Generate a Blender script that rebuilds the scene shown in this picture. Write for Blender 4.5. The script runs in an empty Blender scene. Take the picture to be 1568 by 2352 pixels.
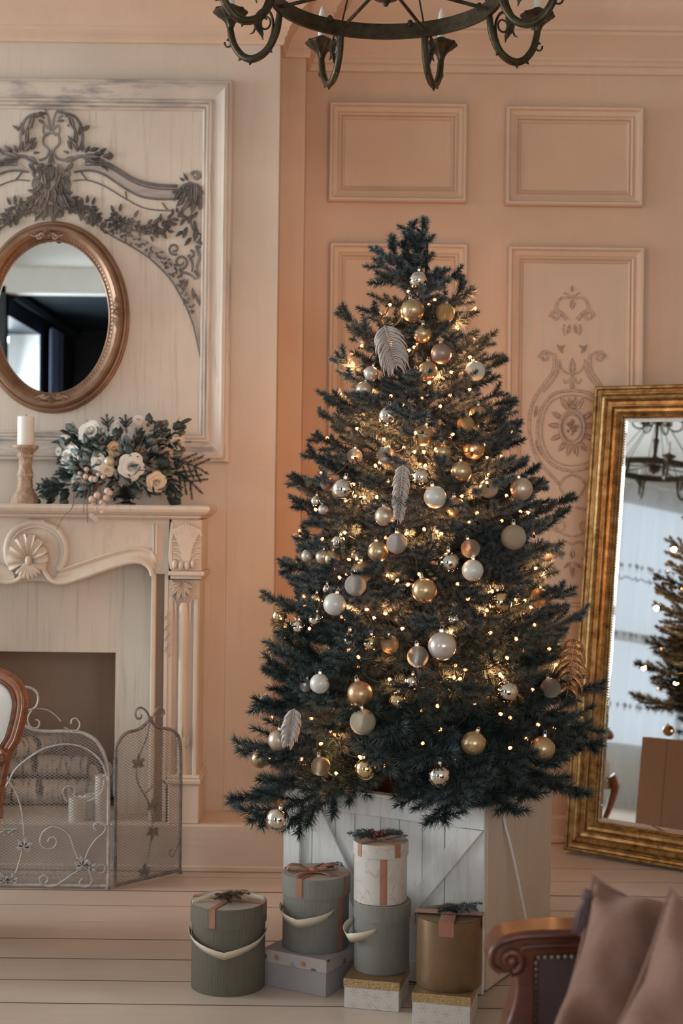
import bpy, math, random
from math import sin, cos, pi, radians, atan2, sqrt, hypot
from mathutils import Vector, Matrix, Quaternion
random.seed(7)
SC = bpy.context.scene
COL = SC.collection

# ---------------------------------------------------------------- camera, world, sun-side windows, exposure
W, HT = 1568, 2352
FPX, CAMH, ROLL = 3201.0, 1.34, 0.012
cd = bpy.data.cameras.new('camera'); cam = bpy.data.objects.new('camera', cd); COL.objects.link(cam)
cd.sensor_fit = 'AUTO'; cd.sensor_width = 36; cd.lens = FPX / HT * 36
cd.dof.use_dof = True; cd.dof.focus_distance = 3.95; cd.dof.aperture_fstop = 3.6
cd.clip_start = 0.05
cam.matrix_world = Matrix.Translation((0, 0, CAMH)) @ Matrix.Rotation(pi / 2, 4, 'X') @ Matrix.Rotation(ROLL, 4, 'Z')
SC.camera = cam
vs = SC.view_settings
vs.view_transform = 'Standard'; vs.look = 'None'; vs.gamma = 1.0; vs.use_curve_mapping = False
vs.exposure = -0.50
SC.cycles.use_denoising = True; SC.cycles.adaptive_threshold = 0.025
SC.cycles.max_bounces = 10; SC.cycles.transparent_max_bounces = 12
SC.cycles.diffuse_bounces = 4; SC.cycles.glossy_bounces = 5; SC.cycles.transmission_bounces = 6
SC.cycles.sample_clamp_indirect = 6.0
SC.cycles.caustics_reflective = False; SC.cycles.caustics_refractive = False
wd = bpy.data.worlds.new('overcast_sky'); SC.world = wd; wd.use_nodes = True
bg = wd.node_tree.nodes['Background']; bg.inputs[0].default_value = (0.83, 0.92, 1.0, 1); bg.inputs[1].default_value = 1.35

def area(name, loc, target, sx, sy, power, col):
    ld = bpy.data.lights.new(name, 'AREA'); ld.shape = 'RECTANGLE'; ld.size = sx; ld.size_y = sy
    ld.energy = power; ld.color = col
    o = bpy.data.objects.new(name, ld); COL.objects.link(o); o.location = loc
    o.rotation_euler = (Vector(target) - Vector(loc)).to_track_quat('-Z', 'Y').to_euler()
    return o
DAY = (0.90, 0.96, 1.0)
# daylight of the two tall windows of the left wall and of the window of the dark annex (each lamp stands outside its pane)
area('daylight_far_window', (-6.85, 4.35, 1.95), (0, 4.35, 1.6), 1.6, 2.6, 460, DAY)
area('daylight_near_window', (-6.85, 2.25, 1.95), (0, 2.6, 1.5), 1.3, 2.6, 80, DAY)
area('daylight_annex_window', (-3.55, -2.1, 1.9), (0, -1.0, 1.4), 1.2, 2.2, 185, DAY)
area('daylight_rear_window_a', (0.5, -4.95, 1.95), (0.5, 0, 1.4), 1.4, 2.4, 112, DAY)
area('daylight_rear_window_b', (2.8, -4.95, 1.95), (2.0, 0, 1.4), 1.4, 2.4, 112, DAY)

# ---------------------------------------------------------------- pixel rays (1568 x 2352 frame) to points of the room
CAMP = Vector((0, 0, CAMH))
def ray(px, py):
    dx, dy = px - W / 2, py - HT / 2
    return Vector(((dx + ROLL * dy) / FPX, 1, -(dy - ROLL * dx) / FPX))
def P(px, py, D): return CAMP + ray(px, py) * D
def PZ(px, py, z):
    r = ray(px, py); return CAMP + r * ((z - CAMH) / r.z)
def PP(px, py, p, n):
    r = ray(px, py); return CAMP + r * ((Vector(p) - CAMP).dot(n) / r.dot(n))

# ---------------------------------------------------------------- objects
MW = {}
def reg(o, parent, local):
    MW[o.name] = (MW[parent.name] if parent else Matrix()) @ local
def tag(o, label=None, cat=None, group=None, kind=None):
    if label: o['label'] = label
    if cat: o['category'] = cat
    if group: o['group'] = group
    if kind: o['kind'] = kind
    return o
def thing(name, label, cat, loc=(0, 0, 0), rz=0.0, group=None, kind=None, rot=None):
    o = bpy.data.objects.new(name, None); COL.objects.link(o); o.empty_display_size = 0.05
    m = Matrix.Translation(loc) @ (rot.to_4x4() if rot else Matrix.Rotation(rz, 4, 'Z'))
    o.matrix_basis = m; reg(o, None, m)
    return tag(o, label, cat, group, kind)
def place(name, data, parent, m):
    """object sharing mesh data, m = local matrix under parent"""
    o = bpy.data.objects.new(name, data); COL.objects.link(o)
    if parent: o.parent = parent
    o.matrix_basis = m; reg(o, parent, m)
    return o
def kids(o): return [c for c in list(o.children)]
def copy_tree(o, parent=None):
    c = o.copy(); COL.objects.link(c); c.parent = parent
    for ch in kids(o): copy_tree(ch, c)
    return c

class MB:
    def __init__(s): s.v = []; s.f = []
    def add(s, vs, fs):
        n = len(s.v); s.v.extend(Vector(x) for x in vs); s.f.extend(tuple(i + n for i in f) for f in fs); return s
    def join(s, o): return s.add(o.v, o.f)
    def xf(s, m): s.v = [m @ v for v in s.v]; return s
    def box(s, c, d, R=None):
        c = Vector(c); x, y, z = d[0] / 2, d[1] / 2, d[2] / 2
        vs = [Vector((a, b, e)) for a in (-x, x) for b in (-y, y) for e in (-z, z)]
        if R is not None: vs = [R @ v for v in vs]
        return s.add([c + v for v in vs], [(0, 1, 3, 2), (4, 6, 7, 5), (0, 4, 5, 1), (2, 3, 7, 6), (0, 2, 6, 4), (1, 5, 7, 3)])
    def bbox(s, a, b):
        a, b = Vector(a), Vector(b); return s.box((a + b) / 2, b - a)
    def tube(s, pts, r, n=6, cap=True, sq=None, closed=False, tip=False):
        """r number or list; sq=(axis, factor) squashes the section along axis"""
        pts = [Vector(p) for p in pts]; m = len(pts)
        if m < 2: return s
        rs = r if isinstance(r, (list, tuple)) else [r] * m
        T = []
        for i in range(m):
            if closed: t = pts[(i + 1) % m] - pts[i - 1]
            else: t = pts[min(i + 1, m - 1)] - pts[max(i - 1, 0)]
            T.append(t.normalized() if t.length > 1e-9 else Vector((0, 0, 1)))
        ref = Vector((0, 1, 0)) if abs(T[0].y) < 0.9 else Vector((1, 0, 0))
        N = (ref - T[0] * ref.dot(T[0])).normalized()
        vs = []
        for i in range(m):
            N = N - T[i] * N.dot(T[i])
            N = N.normalized() if N.length > 1e-6 else T[i].orthogonal().normalized()
            B = T[i].cross(N)
            for k in range(n):
                a = 2 * pi * k / n
                d = (N * cos(a) + B * sin(a)) * rs[i]
                if sq: ax = sq[0]; d = d - ax * d.dot(ax) * (1 - sq[1])
                vs.append(pts[i] + d)
        fs = []
        for i in range(m if closed else m - 1):
            j = (i + 1) % m
            for k in range(n):
                k2 = (k + 1) % n
                fs.append((i * n + k, j * n + k, j * n + k2, i * n + k2))
        if cap and not closed:
            fs.append(tuple(reversed([k for k in range(n)])) if True else None)
            fs.append(tuple((m - 1) * n + k for k in range(n)))
        return s.add(vs, fs)
    def lathe(s, prof, c=(0, 0, 0), n=24, R=None, lobes=0, amp=0.0, caps=True):
        c = Vector(c); vs = []; m = len(prof)
        for (r, z) in prof:
            for k in range(n):
                a = 2 * pi * k / n
                rr = r * (1 + amp * cos(lobes * a)) if lobes else r
                v = Vector((rr * cos(a), rr * sin(a), z))
                vs.append(c + (R @ v if R is not None else v))
        fs = []
        for i in range(m - 1):
            for k in range(n):
                k2 = (k + 1) % n
                fs.append((i * n + k, i * n + k2, (i + 1) * n + k2, (i + 1) * n + k))
        if caps:
            if prof[0][0] > 1e-5: fs.append(tuple(reversed(range(n))))
            if prof[-1][0] > 1e-5: fs.append(tuple((m - 1) * n + k for k in range(n)))
        return s.add(vs, fs)
    def ball(s, c, r, n=10, m=7, sc=(1, 1, 1), R=None):
        prof = [(max(1e-6, sin(pi * i / m)), -cos(pi * i / m)) for i in range(m + 1)]
        q = MB().lathe(prof, n=n, caps=False)
        M = Matrix.Diagonal((r * sc[0], r * sc[1], r * sc[2]))
        return s.add([Vector(c) + (R @ (M @ v) if R is not None else M @ v) for v in q.v], q.f)
    def prism(s, poly, ext):
        """poly list of 3d points (planar), ext vector"""
        n = len(poly); ext = Vector(ext); poly = [Vector(p) for p in poly]
        vs = poly + [p + ext for p in poly]
        fs = [tuple(reversed(range(n))), tuple(range(n, 2 * n))]
        fs += [(i, (i + 1) % n, n + (i + 1) % n, n + i) for i in range(n)]
        return s.add(vs, fs)
    def strip(s, A, B):
        """quad strip between two polylines"""
        n = len(A); return s.add(list(A) + list(B), [(i, i + 1, n + i + 1, n + i) for i in range(n - 1)])
    def ribbon(s, pts, wid, side, th=0.0012):
        """flat band along pts; side = width direction (vector or list)"""
        pts = [Vector(p) for p in pts]; n = len(pts); ws = wid if isinstance(wid, (list, tuple)) else [wid] * n
        sd = side if isinstance(side, list) else [Vector(side)] * n
        vs = []
        for i, p in enumerate(pts):
            t = (pts[min(i + 1, n - 1)] - pts[max(i - 1, 0)]).normalized()
            w = sd[i].normalized() * ws[i] / 2; nn = t.cross(w).normalized() * th / 2
            vs += [p - w - nn, p + w - nn, p + w + nn, p - w + nn]
        fs = []
        for i in range(n - 1):
            a = 4 * i
            for k in range(4): fs.append((a + k, a + (k + 1) % 4, a + 4 + (k + 1) % 4, a + 4 + k))
        fs += [(3, 2, 1, 0), tuple(4 * (n - 1) + k for k in range(4))]
        return s.add(vs, fs)
    def mesh(s, name, mat, smooth=False, minv=None):
        me = bpy.data.meshes.new(name)
        vs = s.v if minv is None else [minv @ v for v in s.v]
        me.from_pydata([tuple(v) for v in vs], [], s.f)
        if mat: me.materials.append(mat)
        if smooth:
            me.polygons.foreach_set('use_smooth', [True] * len(me.polygons))
            if smooth != True: me.set_sharp_from_angle(angle=radians(smooth))
        me.update(); return me
    def build(s, name, mat, parent=None, smooth=35, kind=None, label=None, local=False, bevel=0.0, cat=None, group=None, subsurf=0, recalc=False, edge=None):
        minv = None
        if parent and not local: minv = MW[parent.name].inverted()
        me = s.mesh(name, mat, smooth, minv)
        if recalc:
            import bmesh
            bm = bmesh.new(); bm.from_mesh(me); bmesh.ops.recalc_face_normals(bm, faces=bm.faces); bm.to_mesh(me); bm.free()
        if edge:
            me.materials.append(edge)
            for q in me.polygons:
                if abs(q.normal.z) < .5: q.material_index = 1
        o = place(name, me, parent, Matrix())
        if bevel:
            b = o.modifiers.new('bevel', 'BEVEL'); b.width = bevel; b.segments = 2; b.limit_method = 'ANGLE'; b.angle_limit = radians(40)
        if subsurf:
            q = o.modifiers.new('sub', 'SUBSURF'); q.levels = q.render_levels = subsurf
        return tag(o, label, cat, group, kind)

def smoothp(pts, k=6, closed=False):
    """Catmull-Rom through points"""
    pts = [Vector(p) for p in pts]; n = len(pts); out = []
    rng = range(n) if closed else range(n - 1)
    for i in rng:
        p0 = pts[i - 1] if (i > 0 or closed) else pts[0]; p1 = pts[i]; p2 = pts[(i + 1) % n]
        p3 = pts[(i + 2) % n] if (i + 2 < n or closed) else pts[-1]
        for j in range(k):
            t = j / k
            out.append(0.5 * ((2 * p1) + (p2 - p0) * t + (2 * p0 - 5 * p1 + 4 * p2 - p3) * t * t + (3 * p1 - p0 - 3 * p2 + p3) * t ** 3))
    if not closed: out.append(pts[-1])
    return out
def v2(pts, k=6, closed=False):
    return [(p.x, p.y) for p in smoothp([Vector((a, b, 0)) for a, b in pts], k, closed)]
def spiral2(cx, cy, r0, r1, a0, a1, n=16):
    return [(cx + (r0 + (r1 - r0) * i / n) * cos(radians(a0 + (a1 - a0) * i / n)),
             cy + (r0 + (r1 - r0) * i / n) * sin(radians(a0 + (a1 - a0) * i / n))) for i in range(n + 1)]

# ---------------------------------------------------------------- materials (procedural)
def nt(name):
    m = bpy.data.materials.new(name); m.use_nodes = True
    t = m.node_tree; b = t.nodes['Principled BSDF']
    return m, t, b
def N(t, typ, **kw):
    n = t.nodes.new(typ)
    for k, v in kw.items():
        if k in n.inputs: n.inputs[k].default_value = v
        else: setattr(n, k, v)
    return n
def c4(c): return (c[0], c[1], c[2], 1)
def ramp(t, fac, stops):
    r = t.nodes.new('ShaderNodeValToRGB'); e = r.color_ramp.elements
    while len(e) > 1: e.remove(e[0])
    e[0].position = stops[0][0]; e[0].color = c4(stops[0][1])
    for p, c in stops[1:]:
        q = e.new(p); q.color = c4(c)
    t.links.new(fac, r.inputs[0]); return r.outputs[0]
def coords(t, scale=(1, 1, 1), kind='Object', rot=(0, 0, 0)):
    tc = t.nodes.new('ShaderNodeTexCoord'); mp = t.nodes.new('ShaderNodeMapping')
    mp.inputs['Scale'].default_value = scale; mp.inputs['Rotation'].default_value = rot
    t.links.new(tc.outputs[kind], mp.inputs[0]); return mp.outputs[0]
def noise(t, vec, scale=5, detail=4, rough=0.6, dist=0.0):
    n = N(t, 'ShaderNodeTexNoise'); n.inputs['Scale'].default_value = scale; n.inputs['Detail'].default_value = detail
    n.inputs['Roughness'].default_value = rough; n.inputs['Distortion'].default_value = dist
    t.links.new(vec, n.inputs['Vector']); return n.outputs['Fac']
def mixc(t, fac, a, b, mode='MIX'):
    m = t.nodes.new('ShaderNodeMix'); m.data_type = 'RGBA'; m.blend_type = mode
    for i, x in ((0, fac), (6, a), (7, b)):
        if isinstance(x, (int, float)): m.inputs[i].default_value = x
        elif isinstance(x, tuple): m.inputs[i].default_value = c4(x)
        else: t.links.new(x, m.inputs[i])
    return m.outputs[2]
def math_(t, op, a, b=0.0, c=0.0):
    m = t.nodes.new('ShaderNodeMath'); m.operation = op
    for i, x in enumerate((a, b, c)):
        if isinstance(x, (int, float)): m.inputs[i].default_value = x
        else: t.links.new(x, m.inputs[i])
    return m.outputs[0]
def bump(t, b, h, strength=0.2, dist=0.01):
    n = t.nodes.new('ShaderNodeBump'); n.inputs['Strength'].default_value = strength; n.inputs['Distance'].default_value = dist
    t.links.new(h, n.inputs['Height']); t.links.new(n.outputs[0], b.inputs['Normal'])
def plain(name, col, rough=0.6, metal=0.0, var=0.12, scale=8, bmp=0.0, bscale=60, sheen=0, coat=0.0, spec=None):
    m, t, b = nt(name); v = coords(t)
    f = noise(t, v, scale)
    lo = tuple(x * (1 - var) for x in col); hi = tuple(min(1, x * (1 + var)) for x in col)
    t.links.new(ramp(t, f, [(0.3, lo), (0.7, hi)]), b.inputs['Base Color'])
    b.inputs['Roughness'].default_value = rough; b.inputs['Metallic'].default_value = metal
    if sheen: b.inputs['Sheen Weight'].default_value = sheen
    if coat: b.inputs['Coat Weight'].default_value = coat; b.inputs['Coat Roughness'].default_value = 0.12
    if spec is not None: b.inputs['Specular IOR Level'].default_value = spec
    if bmp: bump(t, b, noise(t, v, bscale, 3), bmp, 0.004)
    return m
def worn(name, col, streak, amt=0.5, sc=(14, 14, 1.1), rough=0.55, patch=None, lo=0.52, hi=0.72, pamt=0.6, bmp=0.12):
    """brushed, distressed paint: long brush streaks + soft patches"""
    m, t, b = nt(name)
    f = noise(t, coords(t, sc), 3.0, 6, 0.65, 0.2)
    base = ramp(t, noise(t, coords(t), 2.2, 3), [(0.35, tuple(x * 0.93 for x in col)), (0.65, tuple(min(1, x * 1.05) for x in col))])
    mask = ramp(t, f, [(lo, (0, 0, 0)), (hi, (amt, amt, amt))])
    c = mixc(t, mask, base, streak)
    if patch:
        pm = ramp(t, noise(t, coords(t), 1.7, 5, 0.6, 0.4), [(0.5, (0, 0, 0)), (0.72, (pamt, pamt, pamt))])
        c = mixc(t, pm, c, patch)
    t.links.new(c, b.inputs['Base Color']); b.inputs['Roughness'].default_value = rough
    bump(t, b, f, bmp, 0.004)
    return m
def wood(name, c1, c2, sc=(2, 2, 14), rough=0.3, coat=0.3):
    m, t, b = nt(name)
    f = noise(t, coords(t, sc), 3.5, 6, 0.6, 0.6)
    t.links.new(ramp(t, f, [(0.3, c1), (0.7, c2)]), b.inputs['Base Color'])
    b.inputs['Roughness'].default_value = rough; b.inputs['Coat Weight'].default_value = coat; b.inputs['Coat Roughness'].default_value = 0.15
    return m

WALL = (0.63, 0.44, 0.31)
CREAM = (0.66, 0.50, 0.37)
GREY = (0.25, 0.215, 0.20)
M = {}
M['wall'] = worn('peach_wall_paint', WALL, (0.57, 0.40, 0.28), 0.6, (16, 16, 0.8), 0.6, (0.64, 0.49, 0.37))
M['breast'] = worn('pale_peach_wall_paint', (0.63, 0.54, 0.45), (0.57, 0.46, 0.37), 0.6, (16, 16, 0.8), 0.6, (0.60, 0.47, 0.37))
M['panel'] = worn('panel_moulding_paint', (0.65, 0.48, 0.355), (0.57, 0.43, 0.33), 0.5, (10, 10, 10), 0.5)
M['panel_pale'] = worn('rubbed_panel_paint', (0.62, 0.47, 0.355), (0.52, 0.45, 0.39), 0.6, (12, 12, 0.9), 0.55, (0.55, 0.45, 0.36))
M['cream'] = worn('distressed_cream_paint', (0.66, 0.575, 0.485), (0.38, 0.34, 0.31), 0.6, (20, 20, 1.0), 0.5, (0.66, 0.55, 0.44))
M['cream_plain'] = worn('cream_mantel_paint', (0.66, 0.56, 0.455), (0.45, 0.38, 0.32), 0.5, (9, 9, 3.0), 0.45, (0.70, 0.63, 0.55))
M['frame_grey'] = worn('grey_rubbed_frame_paint', (0.62, 0.54, 0.46), (0.25, 0.235, 0.235), 0.85, (2.2, 9, 9), 0.5, (0.42, 0.37, 0.34), 0.48, 0.66)
M['frame_grey_v'] = worn('grey_rubbed_frame_paint_upright', (0.64, 0.56, 0.48), (0.25, 0.235, 0.235), 0.8, (16, 9, 1.2), 0.5, (0.50, 0.43, 0.38), 0.52, 0.7)
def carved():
    m, t, b = nt('grey_washed_shaded_carving'); g = t.nodes.new('ShaderNodeNewGeometry')
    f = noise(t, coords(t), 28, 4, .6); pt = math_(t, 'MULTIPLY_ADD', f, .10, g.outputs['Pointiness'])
    c = ramp(t, pt, [(.485, (.15, .14, .14)), (.545, (.34, .315, .30)), (.62, (.55, .49, .43))])  # grey wash, with recess shade and ridge highlights put into its colour
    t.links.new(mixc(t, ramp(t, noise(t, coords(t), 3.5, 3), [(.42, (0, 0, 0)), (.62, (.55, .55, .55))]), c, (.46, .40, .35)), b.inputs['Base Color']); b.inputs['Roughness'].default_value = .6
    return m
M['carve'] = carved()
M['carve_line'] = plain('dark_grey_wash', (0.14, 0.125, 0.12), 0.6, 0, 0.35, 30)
M['carve_pale'] = worn('faint_grey_carving', (0.55, 0.40, 0.295), (0.30, 0.25, 0.23), 0.8, (34, 34, 34), 0.6, None, 0.44, 0.6)
M['ceiling'] = plain('white_ceiling', (0.74, 0.76, 0.74), 0.8, 0, 0.03)
M['dark'] = plain('navy_annex_paint', (0.014, 0.022, 0.03), 0.5, 0, 0.2)
M['white_trim'] = plain('white_reveal_paint', (0.72, 0.74, 0.76), 0.5, 0, 0.03)
M['floor_edge'] = plain('dark_bare_board_edge', (0.24, 0.17, 0.125), 0.9)
M['floor_base'] = plain('dark_floor_gap', (0.20, 0.14, 0.10), 0.8)
M['plank'] = worn('white_floor_paint', (0.56, 0.455, 0.37), (0.44, 0.345, 0.265), 0.55, (1.2, 16, 16), 0.34, (0.50, 0.40, 0.32), bmp=0.06)
M['hearth'] = worn('hearth_paint', (0.63, 0.53, 0.44), (0.52, 0.41, 0.33), 0.5, (1.2, 12, 12), 0.4, (0.60, 0.49, 0.40))
M['firebox'] = worn('pink_brown_firebox_paint', (0.50, 0.34, 0.25), (0.42, 0.28, 0.20), 0.5, (18, 18, 1.0), 0.7)
M['bronze'] = plain('aged_bronze', (0.055, 0.043, 0.025), 0.42, 0.7, 0.45, 40, 0.3, 120)
M['white_candle'] = plain('white_candle_sleeve', (0.8, 0.78, 0.75), 0.4, 0, 0.03)
M['copper_frame'] = plain('coppery_gilt_frame', (0.27, 0.155, 0.095), 0.42, 0.5, 0.25, 18, 0.15, 90)
M['copper_dull'] = plain('rubbed_gilt_ornament', (0.40, 0.28, 0.19), 0.5, 0.4, 0.3, 40)
def goldframe():
    m, t, b = nt('antique_gold_leaf')
    f = noise(t, coords(t, (9, 9, 9)), 3, 7, 0.7, 0.3)
    t.links.new(ramp(t, f, [(0.3, (0.085, 0.042, 0.012)), (0.5, (0.30, 0.175, 0.06)), (0.72, (0.52, 0.36, 0.17))]), b.inputs['Base Color'])
    b.inputs['Metallic'].default_value = 0.75; b.inputs['Roughness'].default_value = 0.36
    bump(t, b, f, 0.15, 0.003); return m
M['gold_frame'] = goldframe()
def mirror():
    m, t, b = nt('mirror_glass'); b.inputs['Base Color'].default_value = (0.86, 0.88, 0.88, 1)
    b.inputs['Metallic'].default_value = 1; b.inputs['Roughness'].default_value = 0.0; return m
M['mirror'] = mirror()
def sheer(name, col, tr):
    m = bpy.data.materials.new(name); m.use_nodes = True; t = m.node_tree; t.nodes.clear()
    o = t.nodes.new('ShaderNodeOutputMaterial'); mx = t.nodes.new('ShaderNodeMixShader')
    a = t.nodes.new('ShaderNodeBsdfTransparent'); b = t.nodes.new('ShaderNodeBsdfTranslucent'); b.inputs[0].default_value = c4(col)
    mx.inputs[0].default_value = 1 - tr; t.links.new(a.outputs[0], mx.inputs[1]); t.links.new(b.outputs[0], mx.inputs[2]); t.links.new(mx.outputs[0], o.inputs[0])
    return m
M['sheer'] = sheer('white_sheer_curtain', (0.85, 0.86, 0.88), 0.55)
M['lace'] = plain('grey_lace_band', (0.30, 0.31, 0.33), 0.9)
M['blue_curtain'] = plain('blue_velvet_curtain', (0.02, 0.10, 0.32), 0.7, 0, 0.3, 10, sheen=0.5)

# ---------------------------------------------------------------- setting
def struct(name, mb, mat, smooth=False, **k): return mb.build(name, mat, None, smooth, kind='structure', **k)
DB, DS, DW = 5.43, 5.58, 5.75      # chimney breast, pilaster step, back wall
CX = -1.14                         # axis of the fireplace
XB = P(633, 1000, DB).x; XS = P(692, 1000, DS).x
CEIL = 3.46
HE = 0.17                          # hearth height
# floor: planks running along the wall
fl = struct('floor', MB().bbox((-6.6, -4.8, -0.06), (4.2, 6.2, -0.012)), M['floor_base'])
edges = [5.47, 5.28, 5.09, 4.90, 4.715, 4.53, 4.34, 4.15, 3.96, 3.775, 3.585, 3.395, 3.2, 3.01, 2.82, 2.63, 2.44, 2.25, 2.06]
rp = random.Random(3)
for a, b in zip(edges, edges[1:]):
    z = rp.uniform(-0.0012, 0.0012)
    cut = rp.uniform(-2.2, 1.6); xs = [-3.2, cut, 3.0]
    for x0, x1 in zip(xs, xs[1:]):
        if x1 - x0 < 0.3: continue
        MB().bbox((x0 + 0.0012, b + 0.0032, -0.014), (x1 - 0.0012, a - 0.0032, z)).build('plank', M['plank'], fl, False, edge=M['floor_edge'])
rest = MB().bbox((-6.5, 5.472, -0.014), (4.0, 6.1, 0)).bbox((-6.5, -4.7, -0.014), (4.0, 2.058, 0)).bbox((-6.5, 2.062, -0.014), (-3.203, 5.468, 0)).bbox((3.003, 2.062, -0.014), (4, 5.468, 0))
rest.build('plain_boards', M['plank'], fl, False, kind='stuff')
# chimney breast with the fire opening
OW, OT = 0.28, 0.79
br = MB()
br.bbox((-6.6, DB, -0.01), (CX - OW, 5.9, CEIL)).bbox((CX + OW, DB, -0.01), (XB, 5.9, CEIL)).bbox((CX - OW, DB, OT), (CX + OW, 5.9, CEIL))
struct('wall_breast', br, M['breast'])
_b = P(522, 1066, DB); MB().bbox((_b.x, DB - .0025, HE), (XB - .0005, DB, _b.z)).build('facing_board', M['breast'], bpy.data.objects['wall_breast'], False, bevel=.001)
struct('wall_pilaster', MB().bbox((XB - 0.01, DS, -0.01), (XS, 5.9, CEIL)), M['wall'])
fb = MB().bbox((CX - OW - 0.01, 5.80, 0), (CX + OW + 0.01, 5.84, OT + 0.02))
struct('wall_firebox', fb, M['firebox'])
# hearth platform
hp = MB().bbox((-3.3, 5.18, 0.0005), (0.1, DB - 0.0005, HE)).bbox((CX - OW, DB, 0), (CX + OW, 5.80, HE))
struct('trim_1', hp, M['hearth'], bevel=0.006)
tag(bpy.data.objects['trim_1'], 'raised cream hearth step below the fireplace')
struct('trim_2', MB().bbox((-3.3, 5.162, 0.0005), (0.1, 5.1795, 0.022)), M['hearth'], bevel=0.004)
# board joints on the breast, thin vertical battens
wb = struct('wall_back', MB().bbox((XS - 0.02, DW, -0.01), (4.1, 5.9, CEIL)), M['wall'])
struct('wall_right', MB().bbox((4.0, -4.8, -0.01), (4.1, 6, CEIL)), M['wall'])
struct('wall_rear_annex', MB().bbox((-3.1, -4.7, -0.01), (-1.0, -4.6, CEIL)).bbox((-1.06, -4.6, -0.01), (-1.0, -1.55, CEIL)), M['dark'])
rw = MB(); x = -1.0
for a, b in ((-0.25, 1.25), (2.05, 3.55)):
    rw.bbox((x, -4.7, -0.01), (a, -4.6, CEIL)).bbox((a, -4.7, 0), (b, -4.6, .7)).bbox((a, -4.7, 3.15), (b, -4.6, CEIL)); x = b
rw.bbox((x, -4.7, -0.01), (4.1, -4.6, CEIL)).bbox((-1.0, -4.6, -0.01), (-0.97, -1.55, CEIL))
struct('wall_rear', rw, M['ceiling'])
for i, (a, b) in enumerate(((-0.25, 1.25), (2.05, 3.55))):
    f = MB()
    for xx in (a + .03, (a + b) / 2, b - .03): f.bbox((xx - .03, -4.68, .7), (xx + .03, -4.62, 3.15))
    for zz in (.73, 2.3, 3.12): f.bbox((a, -4.685, zz - .03), (b, -4.625, zz + .03))
    struct('window_%d' % (i + 4), f, M['white_trim'])
struct('baseboard_back', MB().bbox((XS, DW - 0.06, 0.0005), (4.0, DW - 0.0005, 0.105)).bbox((XS, DW - 0.075, 0.0005), (4.0, DW - 0.06, 0.03)), M['panel'], bevel=0.006)
# cornice: profile swept along the walls
CP = [(0, 3.155), (0.012, 3.155), (0.018, 3.165), (0.018, 3.18), (0.028, 3.186), (0.028, 3.198), (0.036, 3.206), (0.036, 3.215), (0.05, 3.232), (0.075, 3.26),
      (0.11, 3.285), (0.11, 3.296), (0.122, 3.300), (0.122, 3.318), (0.14, 3.335), (0.17, 3.36), (0.185, 3.385), (0.185, 3.40), (0.20, 3.405), (0.20, 3.45), (0, 3.45)]
def cornice(name, line, mat):
    """line: list of (x, y, ox, oy): corner point and its outward mitre"""
    mb = MB(); rows = [[Vector((x + ox * d, y + oy * d, z)) for d, z in CP] for x, y, ox, oy in line]
    for A, B in zip(rows, rows[1:]): mb.strip(A, B)
    return struct(name, mb, mat, smooth=20)
cornice('trim_3', [(-3.3, DB, 0, -1), (XB, DB, 1, -1), (XB, DS, 1, -1), (XS, DS, 1, -1), (XS, DW, 1, -1), (4.0, DW, 0, -1)], M['panel'])
tag(bpy.data.objects['trim_3'], 'stepped peach cornice running along the top of the walls')
# ceilings, hall and annex behind the camera (seen in the mirrors)
struct('ceiling', MB().bbox((-6.6, -1.5, CEIL), (4.1, 6, CEIL + 0.05)), M['ceiling'])
struct('ceiling_annex', MB().bbox((-3.1, -4.7, 3.30), (-1.0, -1.6, 3.35)), M['dark'])
struct('ceiling_rear', MB().bbox((-1.0, -4.7, CEIL), (4.1, -1.5, CEIL + .05)), M['ceiling'])
struct('trim_4', MB().bbox((-6.6, -1.6, 3.24), (4.1, -1.45, CEIL + 0.04)), M['ceiling'])
struct('wall_annex_left', MB().bbox((-3.1, -1.55, 0), (-2.98, -1.45, 3.3)).bbox((-3.4, -4.7, 0), (-2.98, -2.9, 3.3)).bbox((-3.4, -2.9, 3.05), (-2.98, -1.45, 3.3)).bbox((-3.4, -2.9, 0), (-2.98, -1.55, 0.8)), M['dark'])
struct('trim_5', MB().bbox((-3.4, -2.93, 0.8), (-2.99, -2.88, 3.05)).bbox((-3.4, -1.58, 0.8), (-2.99, -1.54, 3.05)), M['white_trim'])
struct('trim_6', MB().tube([(-2.95, -4.6, 3.25), (-2.95, -1.6, 3.25)], 0.05, 6), M['dark'])
struct('wall_hall_rear', MB().bbox((-6.6, -1.6, 0), (-3.1, -1.5, CEIL)), M['ceiling'])
# left hall wall with two tall windows
def left_wall():
    mb = MB(); x0, x1 = -6.6, -6.5; wins = [(-1.45, 0.75), (1.5, 3.0), (3.5, 5.2)]; y = -1.6
    for a, b in wins:
        mb.bbox((x0, y, 0), (x1, a, CEIL)).bbox((x0, a, 0), (x1, b, 0.55)).bbox((x0, a, 3.25), (x1, b, CEIL)); y = b
    mb.bbox((x0, y, 0), (x1, 6, CEIL)); struct('wall_left', mb, M['ceiling'])
    for i, (a, b) in enumerate(wins):
        f = MB()
        for yy in (a + 0.04, (a + b) / 2, b - 0.04): f.bbox((-6.58, yy - 0.04, 0.55), (-6.53, yy + 0.04, 3.25))
        for zz in (0.6, 1.75, 3.2): f.bbox((-6.585, a, zz - 0.05), (-6.535, b, zz + 0.05))
        w = struct('window_%d' % (i + 1), f, M['white_trim'])
        MB().bbox((-6.557, a, 0.55), (-6.553, b, 3.25)).build('pane', M['pane'], w, False)
M['pane'] = sheer('clear_window_pane', (0.8, 0.85, 0.9), 0.94)
left_wall()
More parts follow.
